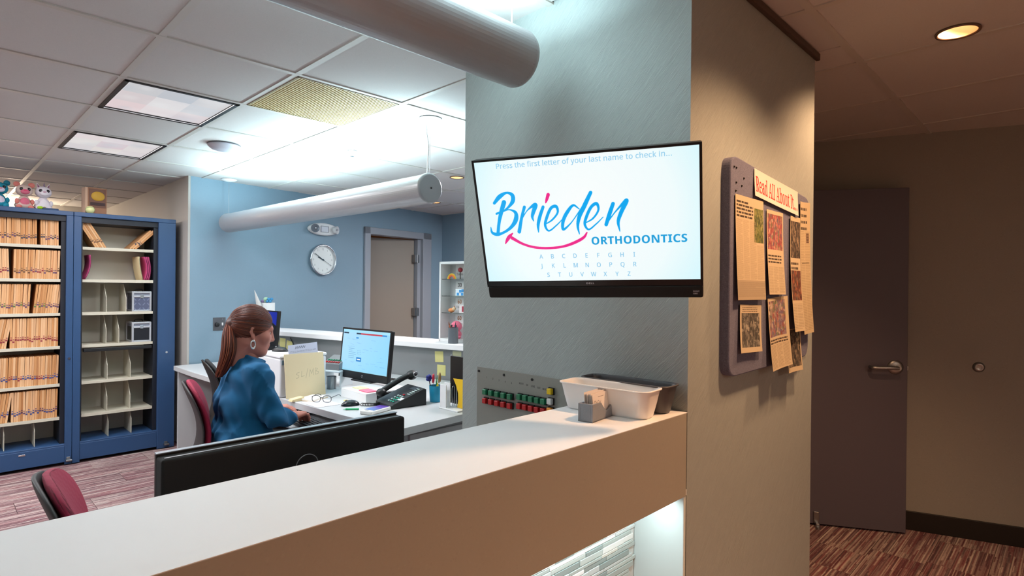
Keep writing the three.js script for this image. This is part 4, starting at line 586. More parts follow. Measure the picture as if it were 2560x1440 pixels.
{ // near monitor seen from behind over the counter
  const t = thing('computer_monitor', 'large black monitor seen from behind just beyond the counter', 'monitor', [0.560, 0, -1.165]);
  part('housing', merge([bx(-0.262, 0.262, 0.80, 1.132, -0.046, -0.006, 0.006), bx(-0.16, 0.16, 0.86, 1.02, -0.01, 0.012, 0.01)]), std(0x020203, 0.8), t);
  part('bezel', bx(-0.262, 0.262, 0.797, 1.1355, -0.054, -0.043, 0.002), std(0x08080a, 0.5), t); part('top_edge', bx(-0.262, 0.262, 1.1355, 1.1375, -0.054, -0.040, 0.0008), std(0x8b97a6, 0.3), t); part('top_seam', bx(-0.255, 0.255, 1.1318, 1.1332, -0.020, -0.014, 0.0005), std(0x59616c, 0.4), t);
  part('emblem_ring', new THREE.TorusGeometry(0.025, 0.0012, 8, 40).translate(0.012, 1.064, 0.0), std(0x8a8c90, 0.3, 0.6), t); t.children[t.children.length - 1].position.z = -0.0062;
  part('stand', merge([bx(-0.035, 0.035, 0.74, 0.95, 0.0, 0.03, 0.006), bx(-0.12, 0.12, 0.7355, 0.747, -0.10, 0.09, 0.004)]), blackPlastic, t); }

// ---------------------------------------------------------------- on the desk
const D = 0.7405;
{ const t = thing('printer', 'white boxy printer standing behind the propped manila folder', 'printer', [1.715, D, -3.73]);
  part('body', bx(-0.16, 0.15, 0, 0.245, -0.17, 0.17, 0.012), std(0xe2e5e8, 0.4), t); part('lid', bx(-0.163, 0.153, 0.245, 0.266, -0.173, 0.173, 0.008), std(0xeaedf0, 0.4), t); part('control_strip', bx(-0.15, -0.02, 0.205, 0.235, 0.168, 0.174, 0.002), std(0x6d8698, 0.4), t); part('output_slot', bx(-0.12, 0.12, 0.06, 0.10, 0.166, 0.172), std(0x4a4e55, 0.5), t); }
{ const t = thing('computer_mouse', 'black mouse lying on top of the white printer', 'mouse', [1.655, D + 0.267, -3.79], 0.6); part('shell', ball(0.034, 0, 0.008, 0, 0.95, 0.7, 1.7), blackPlastic, t); part('wheel', ball(0.006, 0, 0.028, -0.03, 0.7, 1, 1.4), std(0x55585c, 0.4), t); t.children[0].geometry = new THREE.SphereGeometry(0.034, 24, 14, 0, Math.PI * 2, 0, Math.PI / 2).scale(0.95, 0.85, 1.7); }
const envTex = canvasTex(512, 512, (c, w, h) => { c.fillStyle = '#d9c9a4'; c.fillRect(0, 0, w, h); c.strokeStyle = '#b5a98a'; c.lineWidth = 6; c.lineCap = 'round'; const L = (p) => { c.beginPath(); c.moveTo(p[0], p[1]); for (let i = 2; i < p.length; i += 2) c.lineTo(p[i], p[i + 1]); c.stroke(); };
  L([180, 222, 150, 228, 140, 244, 172, 258, 168, 282, 138, 290]); L([212, 210, 204, 274, 244, 266]); L([292, 186, 260, 296]); L([306, 280, 322, 200, 340, 250, 362, 192, 366, 268]); L([388, 262, 392, 186, 422, 196, 398, 222, 432, 232, 424, 258, 390, 262]); });
{ const m = solo('manila_envelope', bx(-0.132, 0.132, 0, 0.275, -0.003, 0.003, 0.001), std(0xffffff, 0.75, 0, { map: envTex }), 'manila folder with pencilled letters propped upright against the printer', 'folder'); m.position.set(1.70, D + 0.001, -3.500); m.rotation.set(-0.16, 0.02, -0.01, 'YXZ'); }
{ const tx = canvasTex(256, 96, (c, w, h) => { c.fillStyle = '#c6cce0'; c.fillRect(0, 0, w, h); c.strokeStyle = '#3c4258'; c.lineWidth = 3; c.beginPath(); c.moveTo(60, 30); for (let i = 0; i < 12; i++) c.lineTo(60 + i * 8, 26 + (i % 2 ? -10 : 8)); c.stroke(); greek(c, 14, 240, 52, 62, 8, '#8890a8', 0.4); });
  const m = solo('paper_slip', bx(-0.10, 0.10, 0, 0.075, -0.0006, 0.0006), std(0xffffff, 0.7, 0, { map: tx }), 'pale lavender paper slip with handwriting standing above the propped folder', 'paper'); m.position.set(1.705, 0.998, -3.553); m.rotation.set(-0.1, 0.04, 0.05, 'YXZ'); }
{ const t = thing('note_pad', 'white note pad lying at the foot of the propped folder', 'note pad', [1.695, D, -3.40], 0.5); part('pages', bx(-0.075, 0.075, 0.003, 0.013, -0.055, 0.055, 0.001), std(0xf1efe6, 0.7), t); part('cover', bx(-0.077, 0.077, 0, 0.003, -0.057, 0.057, 0.001), std(0xd9b98a, 0.7), t); }
solo('paper_fold', prism([[-0.045, 0], [0.045, 0], [0.03, 0.022], [-0.04, 0.012]], 0.05, 0.001), std(0xe3cf9f, 0.75), 'small folded manila piece at the desk edge below the propped folder', 'paper').position.set(1.60, D + 0.0005, -3.44);
solo('paper_sheet', bx(-0.075, 0.075, 0, 0.0016, -0.105, 0.105), std(0xe4e6ee, 0.7), 'white sheet of paper lying flat under the eyeglasses', 'paper').position.set(1.665, D + 0.0003, -3.24);
{ const t = thing('eyeglasses', 'dark-framed eyeglasses standing open on the paper', 'eyeglasses', [1.675, D + 0.003, -3.25], -0.9), m = std(0x171a26, 0.35);
  for (const s of [-1, 1]) { const r = []; for (let i = 0; i < 24; i++) { const a = i / 24 * Math.PI * 2; r.push([s * 0.034 + 0.026 * Math.sign(Math.cos(a)) * Math.pow(Math.abs(Math.cos(a)), 0.8), 0.022 + 0.02 * Math.sign(Math.sin(a)) * Math.pow(Math.abs(Math.sin(a)), 0.8), 0]); } const f = part('rim', tube(r, 0.002, 8, 60, true), m, t); part('lens', new THREE.CircleGeometry(0.021, 28).scale(1.2, 0.95, 1).translate(s * 0.034, 0.022, 0), lensMat, f); part('temple', tube([[s * 0.062, 0.032, 0], [s * 0.066, 0.033, -0.05], [s * 0.066, 0.031, -0.10], [s * 0.064, 0.016, -0.135]], 0.002, 8), m, t); }
  part('bridge', tube([[-0.009, 0.027, 0], [0, 0.031, 0.002], [0.009, 0.027, 0]], 0.0018, 8), m, t); }
{ const t = thing('monitor_riser', 'white cardboard box used as a stand under the desktop computer', 'box', [2.01, D, -3.155], 0.0); const w = std(0xe6e8ea, 0.55);
  part('top', bx(-0.165, 0.165, 0.047, 0.055, -0.15, 0.145, 0.002), w, t); part('front', bx(-0.165, -0.157, 0, 0.047, -0.15, 0.145, 0.001), w, t); part('side', bx(-0.157, 0.165, 0, 0.047, -0.15, -0.142, 0.001), w, t); part('side', bx(-0.157, -0.09, 0, 0.047, 0.137, 0.145, 0.001), w, t); part('back', bx(0.157, 0.165, 0, 0.047, -0.142, 0.145, 0.001), w, t); }
scene.getObjectByName('monitor_riser').position.set(2.03, D, -3.21);
solo('sticky_note_pad', bx(-0.035, 0.035, 0, 0.006, -0.05, 0.05, 0.001), std(0xe9708a, 0.7), 'pink note pad on the front of the white box under the computer', 'note pad').position.set(1.925, D + 0.0555, -3.14);
solo('sticky_note_pad', bx(-0.03, 0.03, 0, 0.005, -0.05, 0.05, 0.001), std(0xd8d8a4, 0.7), 'pale green note pad beside the pink one on the white box', 'note pad').position.set(1.945, D + 0.0555, -3.26);
{ const t = thing('desk_phone', 'black desk telephone with handset, sloping keypad and green-lit keys', 'telephone', [2.0, D, -2.895], -Math.PI / 2 - 0.10);   // local +z faces the woman's side
  const prof = [[0.115, 0], [0.115, 0.020], [0.10, 0.029], [-0.10, 0.100], [-0.115, 0.092], [-0.115, 0]];
  part('base', prism(prof, 0.205, 0.005).rotateY(-Math.PI / 2).translate(0.1025, 0, 0), std(0x15171b, 0.5), t);
  const tilt = Math.atan2(0.071, 0.20), key = bx(-0.0075, 0.0075, 0, 0.005, -0.005, 0.005, 0.0015), km = std(0x9fb3b0, 0.5), kg = std(0x1f9c80, 0.45, 0, { emissive: 0x0d6b58, emissiveIntensity: 0.25 });
  const onTop = (o, x, z) => { o.position.set(x, 0.029 + (0.10 - z) * 0.355 + 0.0005, z); o.rotation.x = tilt; return o; };
  for (let r = 0; r < 4; r++) for (let c = 0; c < 3; c++) onTop(part('key', key, r < 3 && c > 0 ? kg : km, t), 0.012 + c * 0.026, 0.085 - r * 0.02);
  for (let r = 0; r < 5; r++) onTop(part('key', bx(-0.016, 0.016, 0, 0.004, -0.004, 0.004, 0.001), km, t), 0.075, -0.01 - r * 0.016);
  onTop(part('paper_label', bx(-0.022, 0.022, 0, 0.001, -0.014, 0.014), std(0xd8dce6, 0.6), t), 0.078, 0.045); onTop(part('message_lamp', key, std(0xc01c2c, 0.4), t), 0.045, 0.005); onTop(part('small_display', bx(-0.035, 0.035, 0, 0.002, -0.018, 0.018, 0.001), std(0x39424a, 0.3), t), 0.03, -0.075);
  const hs = part('handset', merge([tube([[-0.068, 0.075, 0.10], [-0.068, 0.115, 0.02], [-0.068, 0.145, -0.05], [-0.068, 0.162, -0.11]], 0.017, 12, 30), ball(0.031, -0.068, 0.072, 0.095, 1, 0.8, 1), ball(0.033, -0.068, 0.157, -0.11, 1, 0.9, 1.1)]), std(0x0c0d10, 0.4), t); part('earpiece_ring', new THREE.TorusGeometry(0.014, 0.003, 8, 24).rotateY(Math.PI / 2).translate(-0.036, 0.166, -0.12), chrome, hs); }
{ const pts = []; for (let i = 0; i <= 150; i++) { const q = i / 150, a = q * 30 * Math.PI; pts.push([1.90 - 0.10 * q + 0.008 * Math.cos(a), D + 0.010 + 0.008 * Math.sin(a), -2.955 - 0.06 * q + 0.02 * Math.sin(q * 3)]); } solo('handset_cord', tube(pts, 0.0022, 6, 600), blackPlastic, 'coiled black telephone cord lying in front of the phone', 'cord'); }
{ const t = thing('computer_mouse', 'black mouse on the desk in front of the white box', 'mouse', [1.765, D, -3.07], 1.2); part('shell', new THREE.SphereGeometry(0.034, 24, 14, 0, Math.PI * 2, 0, Math.PI / 2).scale(0.95, 0.95, 1.6), std(0x101820, 0.25), t); part('wheel', ball(0.005, 0, 0.029, -0.025, 0.7, 1, 1.4), std(0x55585c, 0.4), t); }
function pen(label, cat, a, b, r, body, tip) { const A = V(...a), B = V(...b), L = A.distanceTo(B), t = thing(cat === 'marker' ? 'marker' : 'pen', label, cat, a); t.quaternion.setFromUnitVectors(V(0, 1, 0), B.clone().sub(A).normalize()); part('barrel', lathe([[0, 0.0], [r, 0.0], [r, L * 0.78], [r * 0.7, L * 0.82], [0, L * 0.82]], 16), body, t); part('tip', lathe([[r * 0.75, L * 0.8], [r * 0.6, L * 0.9], [0, L]], 14), tip, t); return t; }
pen('yellow highlighter lying along the foot of the white box', 'marker', [1.805, D + 0.0075, -3.05], [1.795, D + 0.0075, -3.21], 0.007, std(0xe3b200, 0.4), std(0xe8d77a, 0.5));
pen('bright green pen on the desk left of the white handheld device', 'pen', [1.735, D + 0.0055, -2.925], [1.665, D + 0.0055, -2.985], 0.005, std(0x10a563, 0.4), std(0x7fe0b0, 0.5));
{ const t = thing('handheld_device', 'white handheld device with a purple display lying on the desk edge before the phone', 'handheld device', [1.775, D, -2.815], 0.30); const tx = canvasTex(128, 64, (c, w, h) => { const g = c.createLinearGradient(0, 0, w, 0); g.addColorStop(0, '#3b6fae'); g.addColorStop(0.6, '#6a4ab0'); g.addColorStop(1, '#4a2a8c'); c.fillStyle = g; c.fillRect(0, 0, w, h); });
  part('body', bx(-0.085, 0.085, 0, 0.022, -0.042, 0.042, 0.007), std(0xe6e6e2, 0.4), t); part('screen', bx(-0.055, 0.078, 0.0215, 0.0228, -0.036, 0.036, 0.0004), std(0xffffff, 0.3, 0, { map: tx }), t, 'purple screen'); part('button', bx(-0.075, -0.062, 0.0215, 0.024, -0.01, 0.01, 0.001), std(0xc8c8c4, 0.5), t); }
{ const t = thing('pencil_cup', 'bright blue pencil cup beside the telephone', 'pencil cup', [2.207, D, -2.825]); part('cup', lathe([[0, 0], [0.034, 0], [0.036, 0.002], [0.041, 0.10], [0.039, 0.10], [0.034, 0.006], [0, 0.006]], 36), std(0x1d8fb4, 0.45), t); }
{ const t = thing('scissors', 'scissors with a gold and brown ring handle standing in the blue cup', 'scissors', [2.219, D + 0.02, -2.805]); part('blade', bx(-0.003, 0.003, 0.0, 0.10, -0.001, 0.001), steel, t); for (const s of [-1, 1]) part('handle', new THREE.TorusGeometry(0.02, 0.0042, 8, 28).scale(0.75, 1.35, 1).rotateZ(s * 0.35).translate(s * 0.015 + 0.006, 0.128, 0), std(0x8a6a34, 0.45), t); t.rotation.y = 0.75; }
{ const t = thing('scissors', 'small scissors with red handles standing in the blue cup', 'scissors', [2.195, D + 0.02, -2.835]); part('blade', bx(-0.003, 0.003, 0.0, 0.10, -0.001, 0.001), steel, t); for (const s of [-1, 1]) part('handle', new THREE.TorusGeometry(0.015, 0.004, 8, 24).scale(0.7, 1.5, 1).translate(s * 0.012, 0.122, 0), std(0xc4203c, 0.4), t); t.rotation.y = 0.75; }
pen('green pen standing upright in the blue cup between the scissors', 'pen', [2.207, D + 0.012, -2.829], [2.213, D + 0.158, -2.821], 0.004, std(0x1f8a4a, 0.4), std(0x1f8a4a, 0.4));
pen('thick yellow marker standing in the blue cup', 'marker', [2.203, D + 0.012, -2.813], [2.207, D + 0.122, -2.805], 0.008, std(0xdcc832, 0.4), std(0xdcc832, 0.4));
{ const t = thing('flower_pen', 'dark blue pen with a flower head leaning in the blue cup', 'pen', [2.193, D + 0.012, -2.841]); part('barrel', tube([[0, 0, 0], [-0.006, 0.07, -0.01], [-0.012, 0.125, -0.018]], 0.003, 8), darkMetal, t); part('flower', merge([0, 1, 2, 3, 4].map((i) => ball(0.011, -0.013 + 0.012 * Math.cos(i * 1.257), 0.132 + 0.012 * Math.sin(i * 1.257), -0.018))), std(0x1a2a80, 0.6), t); }
{ const t = thing('file_sorter', 'white slotted file sorter at the right end of the desk against the column', 'file sorter', [2.19, D, -2.60]); const w = std(0xe8eaec, 0.45);
  part('base', bx(-0.09, 0.10, 0, 0.008, -0.06, 0.11, 0.002), w, t); for (const [x, h] of [[-0.085, 0.14], [-0.055, 0.15]]) part('divider', bx(x, x + 0.006, 0.008, h, -0.055, 0.0, 0.002), w, t); for (const z of [-0.02, 0.02]) part('wire_prong', tube([[-0.02, 0.008, z], [-0.02, 0.12, z], [-0.012, 0.125, z], [-0.006, 0.12, z], [-0.006, 0.008, z]], 0.0022, 8), chrome, t); }
{ const t = thing('tablet_frame', 'large black upright tablet or clipboard in the file sorter, cut off by the column', 'tablet', [2.225, D + 0.009, -2.60], 0); part('body', bx(-0.005, 0.005, 0, 0.285, -0.105, 0.10, 0.004), std(0x060708, 0.3), t); part('edge', bx(-0.002, 0.007, 0, 0.288, -0.1075, -0.102, 0.002), std(0xc4c8ca, 0.4), t); }
solo('yellow_envelope', prism([[2.60, 0.165], [2.575, 0.13], [2.555, 0.085], [2.553, 0.04], [2.562, 0.001], [2.42, 0.001], [2.42, 0.17]].map(([z, y]) => [z - 2.5, y]), 0.004, 0.0005).rotateY(Math.PI / 2), std(0xe0b408, 0.6), 'bright yellow curved envelope standing in front of the black tablet', 'envelope').position.set(2.158, D + 0.009, -2.50);
{ const t = thing('button_console', 'small grey console with green and red buttons behind the desktop computer', 'console', [2.06, D, -3.78], -Math.PI / 2 + 0.35); part('stand', merge([bx(-0.09, 0.09, 0.098, 0.112, -0.07, 0.075, 0.004), bx(-0.088, -0.08, 0, 0.098, -0.068, 0.06), bx(0.08, 0.088, 0, 0.098, -0.068, 0.06)]), std(0xd7e2e8, 0.4), t, 'white stand'); part('body', prism([[0.06, 0.112], [0.06, 0.155], [-0.05, 0.205], [-0.06, 0.205], [-0.06, 0.112]], 0.15, 0.003).rotateY(-Math.PI / 2).translate(0.075, 0, 0), std(0x73777a, 0.5), t); const b = bx(-0.007, 0.007, 0, 0.008, -0.007, 0.007, 0.002); for (let i = 0; i < 6; i++) for (let r = 0; r < 2; r++) { const k = part('button', b, r ? std(0x0b6a48, 0.4) : std(0xa40c10, 0.4), t); k.position.set(-0.055 + i * 0.022, 0.163 + r * 0.011, 0.04 - r * 0.024); k.rotation.x = 0.42; } }
solo('metal_cup', lathe([[0, 0], [0.03, 0], [0.032, 0.004], [0.032, 0.086], [0.030, 0.086], [0.029, 0.006], [0, 0.006]], 32), steel, 'brushed silver cup on the desk left of the desktop computer', 'cup').position.set(1.955, D, -3.655);
{ const k = thing('keyboard', 'black keyboard on the pull-out tray under the woman\'s hand', 'keyboard', [1.505, 0.666, -3.0], Math.PI / 2 - 0.06); part('body', bx(-0.21, 0.21, 0, 0.018, -0.065, 0.065, 0.004), std(0x0c0e14, 0.5), k); const kg = bx(-0.0085, 0.0085, 0.018, 0.024, -0.0075, 0.0075, 0.002), km = std(0x1d2028, 0.5); for (let r = 0; r < 5; r++) for (let c = 0; c < 19; c++) part('key', kg, km, k).position.set(-0.193 + c * 0.0214, 0, -0.045 + r * 0.0215); }
// sticky notes and a cable on the half wall
const onLow = (o, s, y, z = -0.0592) => { const p = ledgeAt(s, -z, y); o.position.set(...p); o.scale.setScalar(K); o.rotation.y = ledgeYaw; return o; };
const noteG = bx(-0.036, 0.036, -0.036, 0.036, 0, 0.0008), noteM = std(0xd6cf8a, 0.8);
onLow(solo('sticky_note', noteG, noteM, 'yellow sticky note high on the half wall right of the desktop computer', 'sticky note'), 1.45, 0.975).rotation.z = 0.06;
onLow(solo('sticky_note', noteG, std(0xbfbf9c, 0.8), 'greyish sticky note under the ledge nearest to the column', 'sticky note'), 1.60, 0.985);
onLow(solo('sticky_note', noteG, noteM, 'yellow sticky note lower on the half wall, just above the scissors', 'sticky note'), 1.47, 0.885);
for (const [s, y, r, l] of [[-0.29, 0.985, 0.1, 'leftmost of three yellow sticky notes on the half wall beside the woman\'s face'], [-0.205, 0.972, -0.05, 'middle one of three yellow sticky notes on the half wall beside the woman\'s face'], [-0.12, 0.955, -0.12, 'rightmost of three yellow sticky notes on the half wall beside the woman\'s face']]) onLow(solo('sticky_note', noteG, noteM, l, 'sticky note'), s, y).rotation.z = r;
solo('wall_cable', tube([ledgeAt(-0.10, 0.052, 1.02), ledgeAt(-0.08, 0.054, 0.99), ledgeAt(-0.05, 0.055, 0.95), ledgeAt(-0.035, 0.054, 0.90), ledgeAt(-0.03, 0.052, 0.86), ledgeAt(-0.03, 0.045, 0.83)], 0.003, 8), blackPlastic, 'thin black cable running down the half wall under the ledge', 'cable');
// on the ledge
solo('small_gadget', bx(-0.032, 0.032, 0, 0.058, -0.025, 0.025, 0.006), std(0x1f3344, 0.5), 'small dark blue boxy gadget on the far part of the ledge', 'gadget').position.set(...ledgeAt(-0.50, 0.10, 1.0705));
{ const t = thing('supply_box', 'tall white box stuffed with colourful odds and ends on the ledge above the woman', 'box', ledgeAt(-0.46, 0.09, 1.0705), ledgeYaw); t.scale.setScalar(K);
  part('carton', merge([bx(-0.05, 0.05, 0, 0.225, -0.04, -0.036), bx(-0.05, 0.05, 0, 0.225, 0.036, 0.04), bx(-0.05, -0.046, 0, 0.225, -0.036, 0.036), bx(0.046, 0.05, 0, 0.225, -0.036, 0.036), bx(-0.05, 0.05, 0, 0.006, -0.04, 0.04)]), std(0xe8ecec, 0.6), t);
  part('green_tuft', merge([0, 1, 2, 3].map((i) => ball(0.016, -0.02 + i * 0.008, 0.24 + (i % 2) * 0.016, 0.01 * (i - 1)))), std(0x9fc4a8, 0.8), t); part('blue_tuft', merge([0, 1, 2, 3].map((i) => ball(0.013, 0.012 + i * 0.009, 0.236 + (i % 2) * 0.02, -0.008 * (i - 1)))), std(0x3f8fc0, 0.7), t); part('purple_tuft', ball(0.016, -0.042, 0.235, 0.01, 1.2, 1, 1), std(0x9a86b4, 0.8), t);
  part('paper_cone', loft([0, 1].map((q) => { const a = []; for (let i = 0; i < 16; i++) { const k = -i / 16 * Math.PI * 2; a.push([-0.02 + (0.028 - 0.026 * q) * Math.cos(k), 0.20 + 0.13 * q, 0.062 + 0.045 * q + (0.02 - 0.018 * q) * Math.sin(k)]); } return a; })), std(0xd9d9d6, 0.8), t); }
{ // prize cabinet with glass shelves
  const t = thing('prize_cabinet', 'narrow white display cabinet with glass shelves of small prizes at the ledge end', 'display cabinet', ledgeAt(1.376, 0.142, 1.0705), ledgeYaw); t.scale.setScalar(K); const w = std(0xe6e6e6, 0.45), Wd = 0.45, Hh = 0.55, Dp = 0.112;
  part('frame', merge([bx(0, 0.014, 0, Hh, -Dp, 0, 0.002), bx(Wd - 0.014, Wd, 0, Hh, -Dp, 0, 0.002), bx(0, Wd, Hh - 0.016, Hh, -Dp, 0, 0.002), bx(0, Wd, 0, 0.02, -Dp, 0, 0.002)]), w, t); part('back', bx(0.01, Wd - 0.01, 0.01, Hh - 0.01, -Dp, -Dp + 0.005), std(0xd6d6d8, 0.6), t);
  for (const y of [0.195, 0.311, 0.428]) part('glass_shelf', bx(0.0145, Wd - 0.0145, y, y + 0.004, -Dp + 0.006, -0.012, 0.0008), glassMat, t);
  ['', '30', '60', '60'].forEach((n, k) => { const tx = canvasTex(128, 128, (c) => { c.fillStyle = '#f2f2f2'; c.fillRect(0, 0, 128, 128); c.textAlign = 'center'; c.fillStyle = k === 1 ? '#222' : '#b06a3a'; c.font = 'bold 58px sans-serif'; c.fillText(n || '', 64, 58); c.fillStyle = '#222'; c.font = '30px serif'; c.fillText('Tokens', 64, 104); }); part('price_card', bx(-0.036, 0.036, -0.044, 0.044, 0, 0.001), std(0xffffff, 0.7, 0, { map: tx }), t).position.set(0.10, [0.487, 0.372, 0.256, 0.14][k], -Dp + 0.006); });
  const at = (x, y, z) => { const p = ledgeAt(1.376 + x, 0.142 - z, 1.0705 + y); return p; };
  const prize = (name, label, cat, x, y, z, build) => { const o = thing(name, label, cat, at(x, y, z), ledgeYaw); o.scale.setScalar(K); build(o); return o; };
  prize('rainbow_toy', 'orange and yellow rainbow-shaped toy on the top glass shelf', 'toy', 0.075, 0.4325, -0.045, (o) => { [[0.034, 0xe8d040], [0.027, 0xe88a2c], [0.020, 0xe86a3a]].forEach(([r, c]) => part('arch', new THREE.TorusGeometry(r, 0.0037, 8, 24, Math.PI), std(c, 0.5), o)); });
  prize('toy_block', 'blue and white patterned little box on the middle glass shelf', 'toy', 0.155, 0.3155, -0.05, (o) => { part('body', bx(-0.036, 0.036, 0, 0.046, -0.02, 0.02, 0.003), std(0xd6e6ee, 0.5), o); for (const [x, y] of [[-0.014, 0.012], [0.006, 0.032], [0.022, 0.012], [0.026, 0.036]]) part('blue_spot', bx(x - 0.009, x + 0.009, y - 0.009, y + 0.009, 0.02, 0.022, 0.001), std(0x2b8ac8, 0.5), o); });
  prize('animal_toy', 'small orange and cream animal toy on the lowest glass shelf', 'toy', 0.075, 0.1995, -0.045, (o) => { part('body', ball(0.018, 0, 0.015, 0, 1.4, 0.85, 0.9), std(0xd98a54, 0.7), o); part('head', ball(0.013, 0.026, 0.026, 0.004), std(0xe8c8a0, 0.7), o); part('ear', new THREE.ConeGeometry(0.006, 0.014, 10).translate(0.026, 0.042, 0), std(0xb8623a, 0.7), o); });
  prize('picture_card', 'red and white picture card standing on the lowest glass shelf', 'card', 0.175, 0.1995, -0.05, (o) => { part('card', bx(-0.036, 0.036, 0, 0.05, -0.001, 0.001), std(0xe6dcdc, 0.6), o); part('red_print', bx(-0.012, 0.032, 0.006, 0.044, 0.001, 0.002), std(0x9c2036, 0.6), o); });
  prize('string_toy', 'dark red ball toy standing on the top glass shelf under the cabinet top', 'toy', 0.145, 0.4325, -0.05, (o) => { part('stem', cyl(0.003, 0.003, 0.05, 0, 0.025, 0, 10), darkMetal, o); part('ball', ball(0.017, 0, 0.062, 0), std(0x8c1f2c, 0.5), o); });
  prize('string_toy', 'yellow and black toy standing on the top glass shelf beside the dark red ball', 'toy', 0.205, 0.4325, -0.05, (o) => { part('stem', cyl(0.006, 0.012, 0.05, 0, 0.025, 0, 12), darkMetal, o); part('ball', ball(0.017, 0, 0.064, 0), std(0xd8b820, 0.5), o); part('collar', new THREE.TorusGeometry(0.012, 0.004, 8, 20).rotateX(Math.PI / 2).translate(0, 0.05, 0), blackPlastic, o); });
  prize('coral_ball', 'coral round toy at the column end of the top glass shelf', 'toy', 0.242, 0.4325, -0.03, (o) => { part('ball', ball(0.017, 0, 0.017, 0), std(0xe8806a, 0.5), o); part('spot', ball(0.008, 0, 0.022, 0.012), std(0xf0d0c0, 0.5), o); });
  prize('plush_toy', 'pink plush toy with black eyes sitting at the bottom of the prize cabinet', 'plush toy', 0.125, 0.021, -0.042, (o) => { const f = std(0xdf6f86, 0.9); part('body', ball(0.034, 0, 0.03, 0, 1.05, 0.9, 0.9), f, o); part('head', ball(0.038, 0, 0.085, 0.004, 1.05, 0.98, 0.9), f, o); for (const s of [-1, 1]) { part('eye', ball(0.008, s * 0.017, 0.088, 0.036), std(0x140a10, 0.2), o); part('foot', ball(0.014, s * 0.032, 0.012, 0.02, 1.3, 0.8, 1), f, o); } part('nose', ball(0.009, 0, 0.072, 0.036, 1, 0.8, 0.7), std(0x50202c, 0.5), o); }); }
{ const p = ledgeAt(1.555, 0.075, 1.0705), t = thing('pencil_cup', 'dark grey pencil cup on the ledge in front of the prize cabinet', 'pencil cup', p); t.scale.setScalar(K); part('cup', lathe([[0, 0], [0.032, 0], [0.034, 0.002], [0.034, 0.105], [0.032, 0.105], [0.031, 0.006], [0, 0.006]], 32), std(0x5c6066, 0.4), t);
  pen('brown pencil leaning left in the dark grey cup', 'pencil', [p[0], p[1] + 0.01, p[2]], [p[0] - 0.03, p[1] + 0.165, p[2] - 0.02], 0.006, std(0xa5583a, 0.5), std(0x7a4028, 0.5));
  pen('dark blue pen upright in the dark grey cup', 'pen', [p[0] + 0.008, p[1] + 0.01, p[2] + 0.004], [p[0] + 0.012, p[1] + 0.165, p[2] + 0.012], 0.004, std(0x2c3e58, 0.4), darkMetal); }
// ---------------------------------------------------------------- the woman at the desk
const add = (p, ...vs) => { const o = [...p]; for (const [v, k] of vs) for (let i = 0; i < 3; i++) o[i] += v[i] * k; return o; };
function capsule(p, a, b, ra, rb) { const bx_ = b[0] - a[0], by = b[1] - a[1], bz = b[2] - a[2], px = p[0] - a[0], py = p[1] - a[1], pz = p[2] - a[2]; const L = bx_ * bx_ + by * by + bz * bz || 1e-9, t = Math.max(0, Math.min(1, (px * bx_ + py * by + pz * bz) / L)); return Math.hypot(px - bx_ * t, py - by * t, pz - bz * t) - (ra + (rb - ra) * t); }
const smin = (a, b, k) => { const h = Math.max(k - Math.abs(a - b), 0) / k; return Math.min(a, b) - h * h * k * 0.25; };
const bones = (list, k) => (p) => { let d = 1e3; for (const b of list) d = smin(d, capsule(p, ...b), k); return d; };
function surface(fn, c, half, res) {
  const mc = new MarchingCubes(res, undefined, false, false, 260000); mc.isolation = 0;
  for (let z = 0; z < res; z++) for (let y = 0; y < res; y++) for (let x = 0; x < res; x++) mc.field[x + y * res + z * res * res] = -fn([c[0] + (x / (res / 2) - 1) * half, c[1] + (y / (res / 2) - 1) * half, c[2] + (z / (res / 2) - 1) * half]);
  mc.update();
  const n = mc.count, pos = new Float32Array(n * 3), nor = new Float32Array(n * 3), e = half / res * 0.5;
  for (let i = 0; i < n; i++) {
    const p = [0, 1, 2].map((k) => c[k] + mc.positionArray[3 * i + k] * half); pos.set(p, 3 * i);
    const g = [0, 1, 2].map((k) => { const q = [...p], r = [...p]; q[k] += e; r[k] -= e; return fn(q) - fn(r); }), L = Math.hypot(...g) || 1; nor.set(g.map((v) => v / L), 3 * i);
  }
  const g = new THREE.BufferGeometry(); g.setAttribute('position', new THREE.BufferAttribute(pos, 3)); g.setAttribute('normal', new THREE.BufferAttribute(nor, 3)); return wuv(g, 0.25);
}
